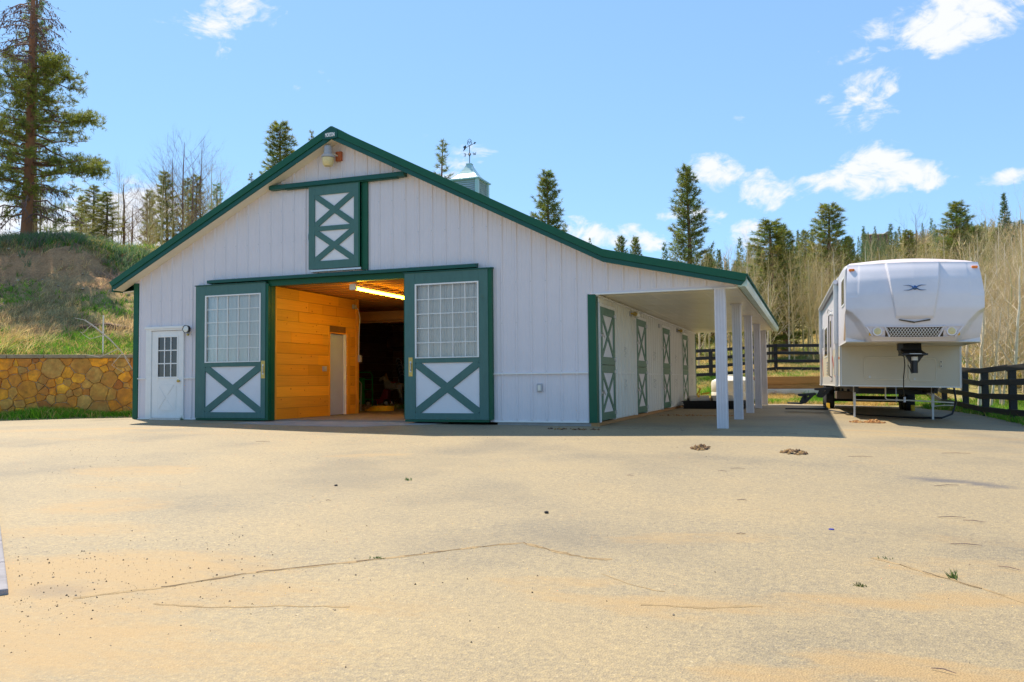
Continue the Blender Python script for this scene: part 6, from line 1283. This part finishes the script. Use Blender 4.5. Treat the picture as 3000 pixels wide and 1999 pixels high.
k = pk > .2; grass('meadow_grass', 'green grass in the meadow behind the fence', x[k], y[k], .22, 6, .02, (0, 0), [(.20,.29,.05),(.28,.34,.07),(.17,.24,.08)], 12); k = ~k; grass('meadow_straw', 'dry straw grass in the meadow behind the fence', x[k], y[k], .26, 6, .02, (0, 0), ST+[(.48,.36,.14)], 13)
g = np.random.default_rng(17); u = g.uniform(-9, 8, 420); n_ = g.uniform(4.5, 8.8, 420); x, y = uw(u, n_); r = .015+.07*g.random(420)**3; off = np.array([[1,0,-.3],[.3,.95,-.3],[-.8,.6,-.3],[-.8,-.6,-.3],[.3,-.95,-.3],[.1,0,.8]])
V = np.stack([x, y, H(x, y)], 1)[:, None]+off[None]*r[:, None, None]*g.uniform(.6, 1.4, (420, 6, 1)); f0 = np.array([[0,1,5],[1,2,5],[2,3,5],[3,4,5],[4,0,5]]); pal = np.array([(.30,.22,.16),(.42,.33,.25),(.20,.13,.09)])
tag(link('bank_stones', npmesh('bank_stones', V.reshape(-1, 3), (np.arange(420)[:, None, None]*6+f0[None]).reshape(-1, 3), np.repeat(pal[g.integers(0, 3, 420)], 6, 0)), mat('bank_stone', (.3,.2,.15), .9, attr=True)), 'small stones and clods on the dirt cut of the bank', 'stones', kind='stuff')
# dead branch, stake and log above the wall
b = MB(); z0 = .0; b.tube([(-13.29,.19,2.48),(-13.05,.28,2.42),(-12.81,.37,2.24),(-12.47,.51,1.93),(-12.25,.62,1.66),(-12.05,.70,1.40)], [.006,.012,.018,.016,.010,.005], 6)
for p in ([(-12.9,.34,2.3),(-13.15,.30,2.1),(-13.2,.27,2.14)], [(-12.6,.46,2.05),(-12.95,.36,1.95),(-13.15,.30,2.08)], [(-12.3,.6,1.7),(-12.7,.42,1.5),(-13.0,.3,1.56)], [(-12.2,.64,1.6),(-12.4,.5,1.3),(-12.1,.6,1.1)], [(-12.15,.66,1.5),(-11.95,.7,1.2)]): b.tube(p, [.010,.007,.004][:len(p)], 5)
tag(b.build('dead_branch', mat('bleached_wood', (.50,.44,.36), .8), smooth=True), 'bleached dead branch hanging over the stone wall beside the barn', 'branch')
tag(MB().box(-13.515, -13.49, 1.26, 1.285, 1.5, 2.63).build('marker_stake', M['poly']), 'thin white plastic stake standing above the stone wall', 'stake')
b = MB(); b.tube([(-16.2,3.0,float(H(-16.2,3.0))+.05),(-15.5,3.35,float(H(-15.5,3.35))+.08),(-14.6,3.75,float(H(-14.6,3.75))+.05)], [.10,.12,.09], 9); tag(b.build('fallen_log', mat('rotten_log', (.16,.09,.05), .9, noise=(8,.4,5), bump=(.6,.03,14)), smooth=True), 'dark brown fallen log lying across the bank above the wall', 'log')

# ------------------------------------------------------------------ small things on the asphalt
def pebbles():
    g = np.random.default_rng(4); n = 2600; x = np.concatenate([g.uniform(-9, 6, 900), g.normal(-.6, .9, 1100), g.normal(-5, 2.2, 600)]); y = np.concatenate([g.uniform(-12.6, -2, 900), g.normal(-11.3, .9, 1100), g.normal(-6.5, 1.8, 600)])
    k = inside(x, y, PAVE); x, y = x[k], y[k]; n = len(x); r = .0025+.006*g.random(n)**5; off = np.array([[1,0,0],[.3,.95,0],[-.8,.6,0],[-.8,-.6,0],[.3,-.95,0],[0,0,.9]]); z = G(x, y)+.002
    V = np.stack([x, y, z], 1)[:, None]+off[None]*r[:, None, None]*g.uniform(.6, 1.3, (n, 6, 1)); f0 = np.array([[0,1,5],[1,2,5],[2,3,5],[3,4,5],[4,0,5]]); F = (np.arange(n)[:, None, None]*6+f0[None]).reshape(-1, 3)
    pal = np.array([(.09,.06,.04),(.14,.09,.05),(.05,.045,.045),(.32,.25,.18),(.2,.12,.07)]); C = np.repeat(pal[g.integers(0, 5, n)], 6, 0)
    tag(link('gravel', npmesh('gravel', V.reshape(-1, 3), F, C), mat('gravel', (.1,.07,.05), .9, attr=True)), 'scattered small stones and grit on the asphalt', 'gravel', kind='stuff')
pebbles()
def pile(x, y, rx, ry, n, cols, seed, label, hgt=.05):
    g = np.random.default_rng(seed); a = g.uniform(0, 6.28, n); q = np.sqrt(g.random(n)); X = x+np.cos(a)*q*rx; Y = y+np.sin(a)*q*ry; Z = G(X, Y)+hgt*(1-q)*g.random(n)+.004; r = g.uniform(.012, .032, n)
    off = np.array([[1,0,0],[.3,.95,0],[-.8,.6,0],[-.8,-.6,0],[.3,-.95,0],[0,0,.8],[0,0,-.3]]); V = np.stack([X, Y, Z], 1)[:, None]+off[None]*r[:, None, None]*g.uniform(.6, 1.4, (n, 7, 1)); f0 = np.array([[0,1,5],[1,2,5],[2,3,5],[3,4,5],[4,0,5],[1,0,6],[2,1,6],[3,2,6],[4,3,6],[0,4,6]]); F = (np.arange(n)[:, None, None]*7+f0[None]).reshape(-1, 3)
    pal = np.array(cols); C = np.repeat(pal[g.integers(0, len(pal), n)], 7, 0); tag(link('dung_pile', npmesh('dung_pile', V.reshape(-1, 3), F, C), M['dung']), label, 'dung pile')
M['dung'] = mat('dry_dung', (.3,.15,.06), .95, attr=True)
OR_ = [(.42,.19,.06),(.30,.13,.05),(.50,.28,.10)]; DKc = [(.09,.05,.03),(.20,.11,.05),(.30,.18,.07)]
pile(4.69, 3.26, .14, .22, 70, OR_, 1, 'smaller orange-brown dung pile in front of the left trailer jack'); pile(5.02, 3.35, .20, .28, 120, OR_, 2, 'larger orange-brown dung pile in front of the trailer', .09)
pile(2.35, -3.32, .14, .26, 70, DKc, 3, 'dark scattered dung pile on the sunlit asphalt below the first porch post'); pile(3.59, -3.58, .17, .20, 70, DKc, 4, 'flat brown dung pile on the sunlit asphalt right of the porch post')
pile(1.2, 5.0, .9, .25, 60, OR_, 5, 'thin scatter of brown litter on the asphalt under the porch', .01); pile(-.25, -.75, .5, .12, 60, DKc, 6, 'dark litter on the asphalt at the barn corner', .01)
rg = random.Random(31)
for (x, y, L_, a) in ((3.0,-5.2,.16,.1),(2.85,-5.45,.10,0),(5.1,-5.7,.28,.5),(4.9,-7.4,.22,.2),(5.05,-7.5,.16,-.4),(4.85,-8.4,.20,0),(5.0,-9.0,.14,-.7),(4.35,-11.0,.10,-.4),(5.6,-2.9,.35,.1),(4.4,-3.7,.3,.1),(-.6,-8.2,.06,0),(-4.6,-3.9,.25,.05),(3.2,-7.2,.09,.3),(1.9,-6.0,.09,-.3),(3.3,-8.6,.07,.2)):
    b = MB(); z = float(G(x, y))+.008; dx, dy = math.cos(a)*L_/2, math.sin(a)*L_/2; b.tube([(x-dx,y-dy,z),(x,y+rg.uniform(-.01,.01),z+.006),(x+dx,y+dy,z)], [.002,.003,.0015], 5); tag(b.build('twig', M['deadtwig']), 'small brown twig lying on the asphalt', 'twig', 'small twigs on the asphalt')
def weed(x, y, n, h, label, seed, col=(.14,.20,.06)):
    g = np.random.default_rng(seed); K = n; c = np.stack([g.normal(x, .02, K), g.normal(y, .012, K), np.full(K, float(G(x, y)))], 1); d = np.stack([g.normal(-.2, .5, K), g.normal(0, .3, K), np.full(K, .7)], 1); d /= np.linalg.norm(d, axis=1, keepdims=True); hh = h*g.uniform(.4, 1.1, (K, 1)); s = np.array([.003, 0, 0]); m_ = c+d*hh*.6; t_ = c+d*hh+np.array([0, 0, -.2])*hh*.3
    V = np.stack([c-s, c+s, m_+s*.8, m_-s*.8, t_], 1).reshape(-1, 3); i0 = np.arange(K)*5; F = np.concatenate([np.stack([i0, i0+1, i0+2], 1), np.stack([i0, i0+2, i0+3], 1), np.stack([i0+3, i0+2, i0+4], 1)]); tag(link('weed', npmesh('weed', V, F, np.tile(np.array(col), (len(V), 1))), M['grassm']), label, 'weed')
weed(4.63, -9.36, 22, .075, 'green grass weed growing from the crack at the right', 1); weed(4.28, -9.02, 6, .035, 'tiny weed by a twig on the asphalt, left of the larger weed', 2); weed(.95, -10.0, 30, .02, 'low green weed in the long asphalt crack', 3); weed(-.42, -6.87, 22, .05, 'small green sprig lying on the asphalt in front of the sliding door', 4, (.08,.16,.04)); weed(4.08, -9.74, 20, .03, 'dark green leaf sprig lying left of the weed', 5, (.09,.12,.03)); weed(-9.72, -.06, 18, .12, 'pale green weed at the foot of the walk-in door', 6, (.2,.3,.15))
z = float(G(3.95, -8.21)); b = MB(); b.lathe([(.018,0),(.022,.004),(.020,.010),(.006,.012)], (3.95, -8.21, z), 14); tag(b.build('bottle_cap', mat('violet_metal', (.16,.12,.45), .25, .8)), 'shiny blue-violet cap on the asphalt', 'cap')
for x, y, s, lb in ((1.62, -8.2, .022, 'dark stone on the asphalt near the middle crack'), (-1.02, -7.4, .02, 'small dark stone left of the door shadow')):
    b = MB(); b.lathe([(s*.5,0),(s,s*.25),(s*.8,s*.7),(s*.2,s*.9)], (x, y, float(G(x, y))), 7); tag(b.build('stone', M['rubber']), lb, 'stone')
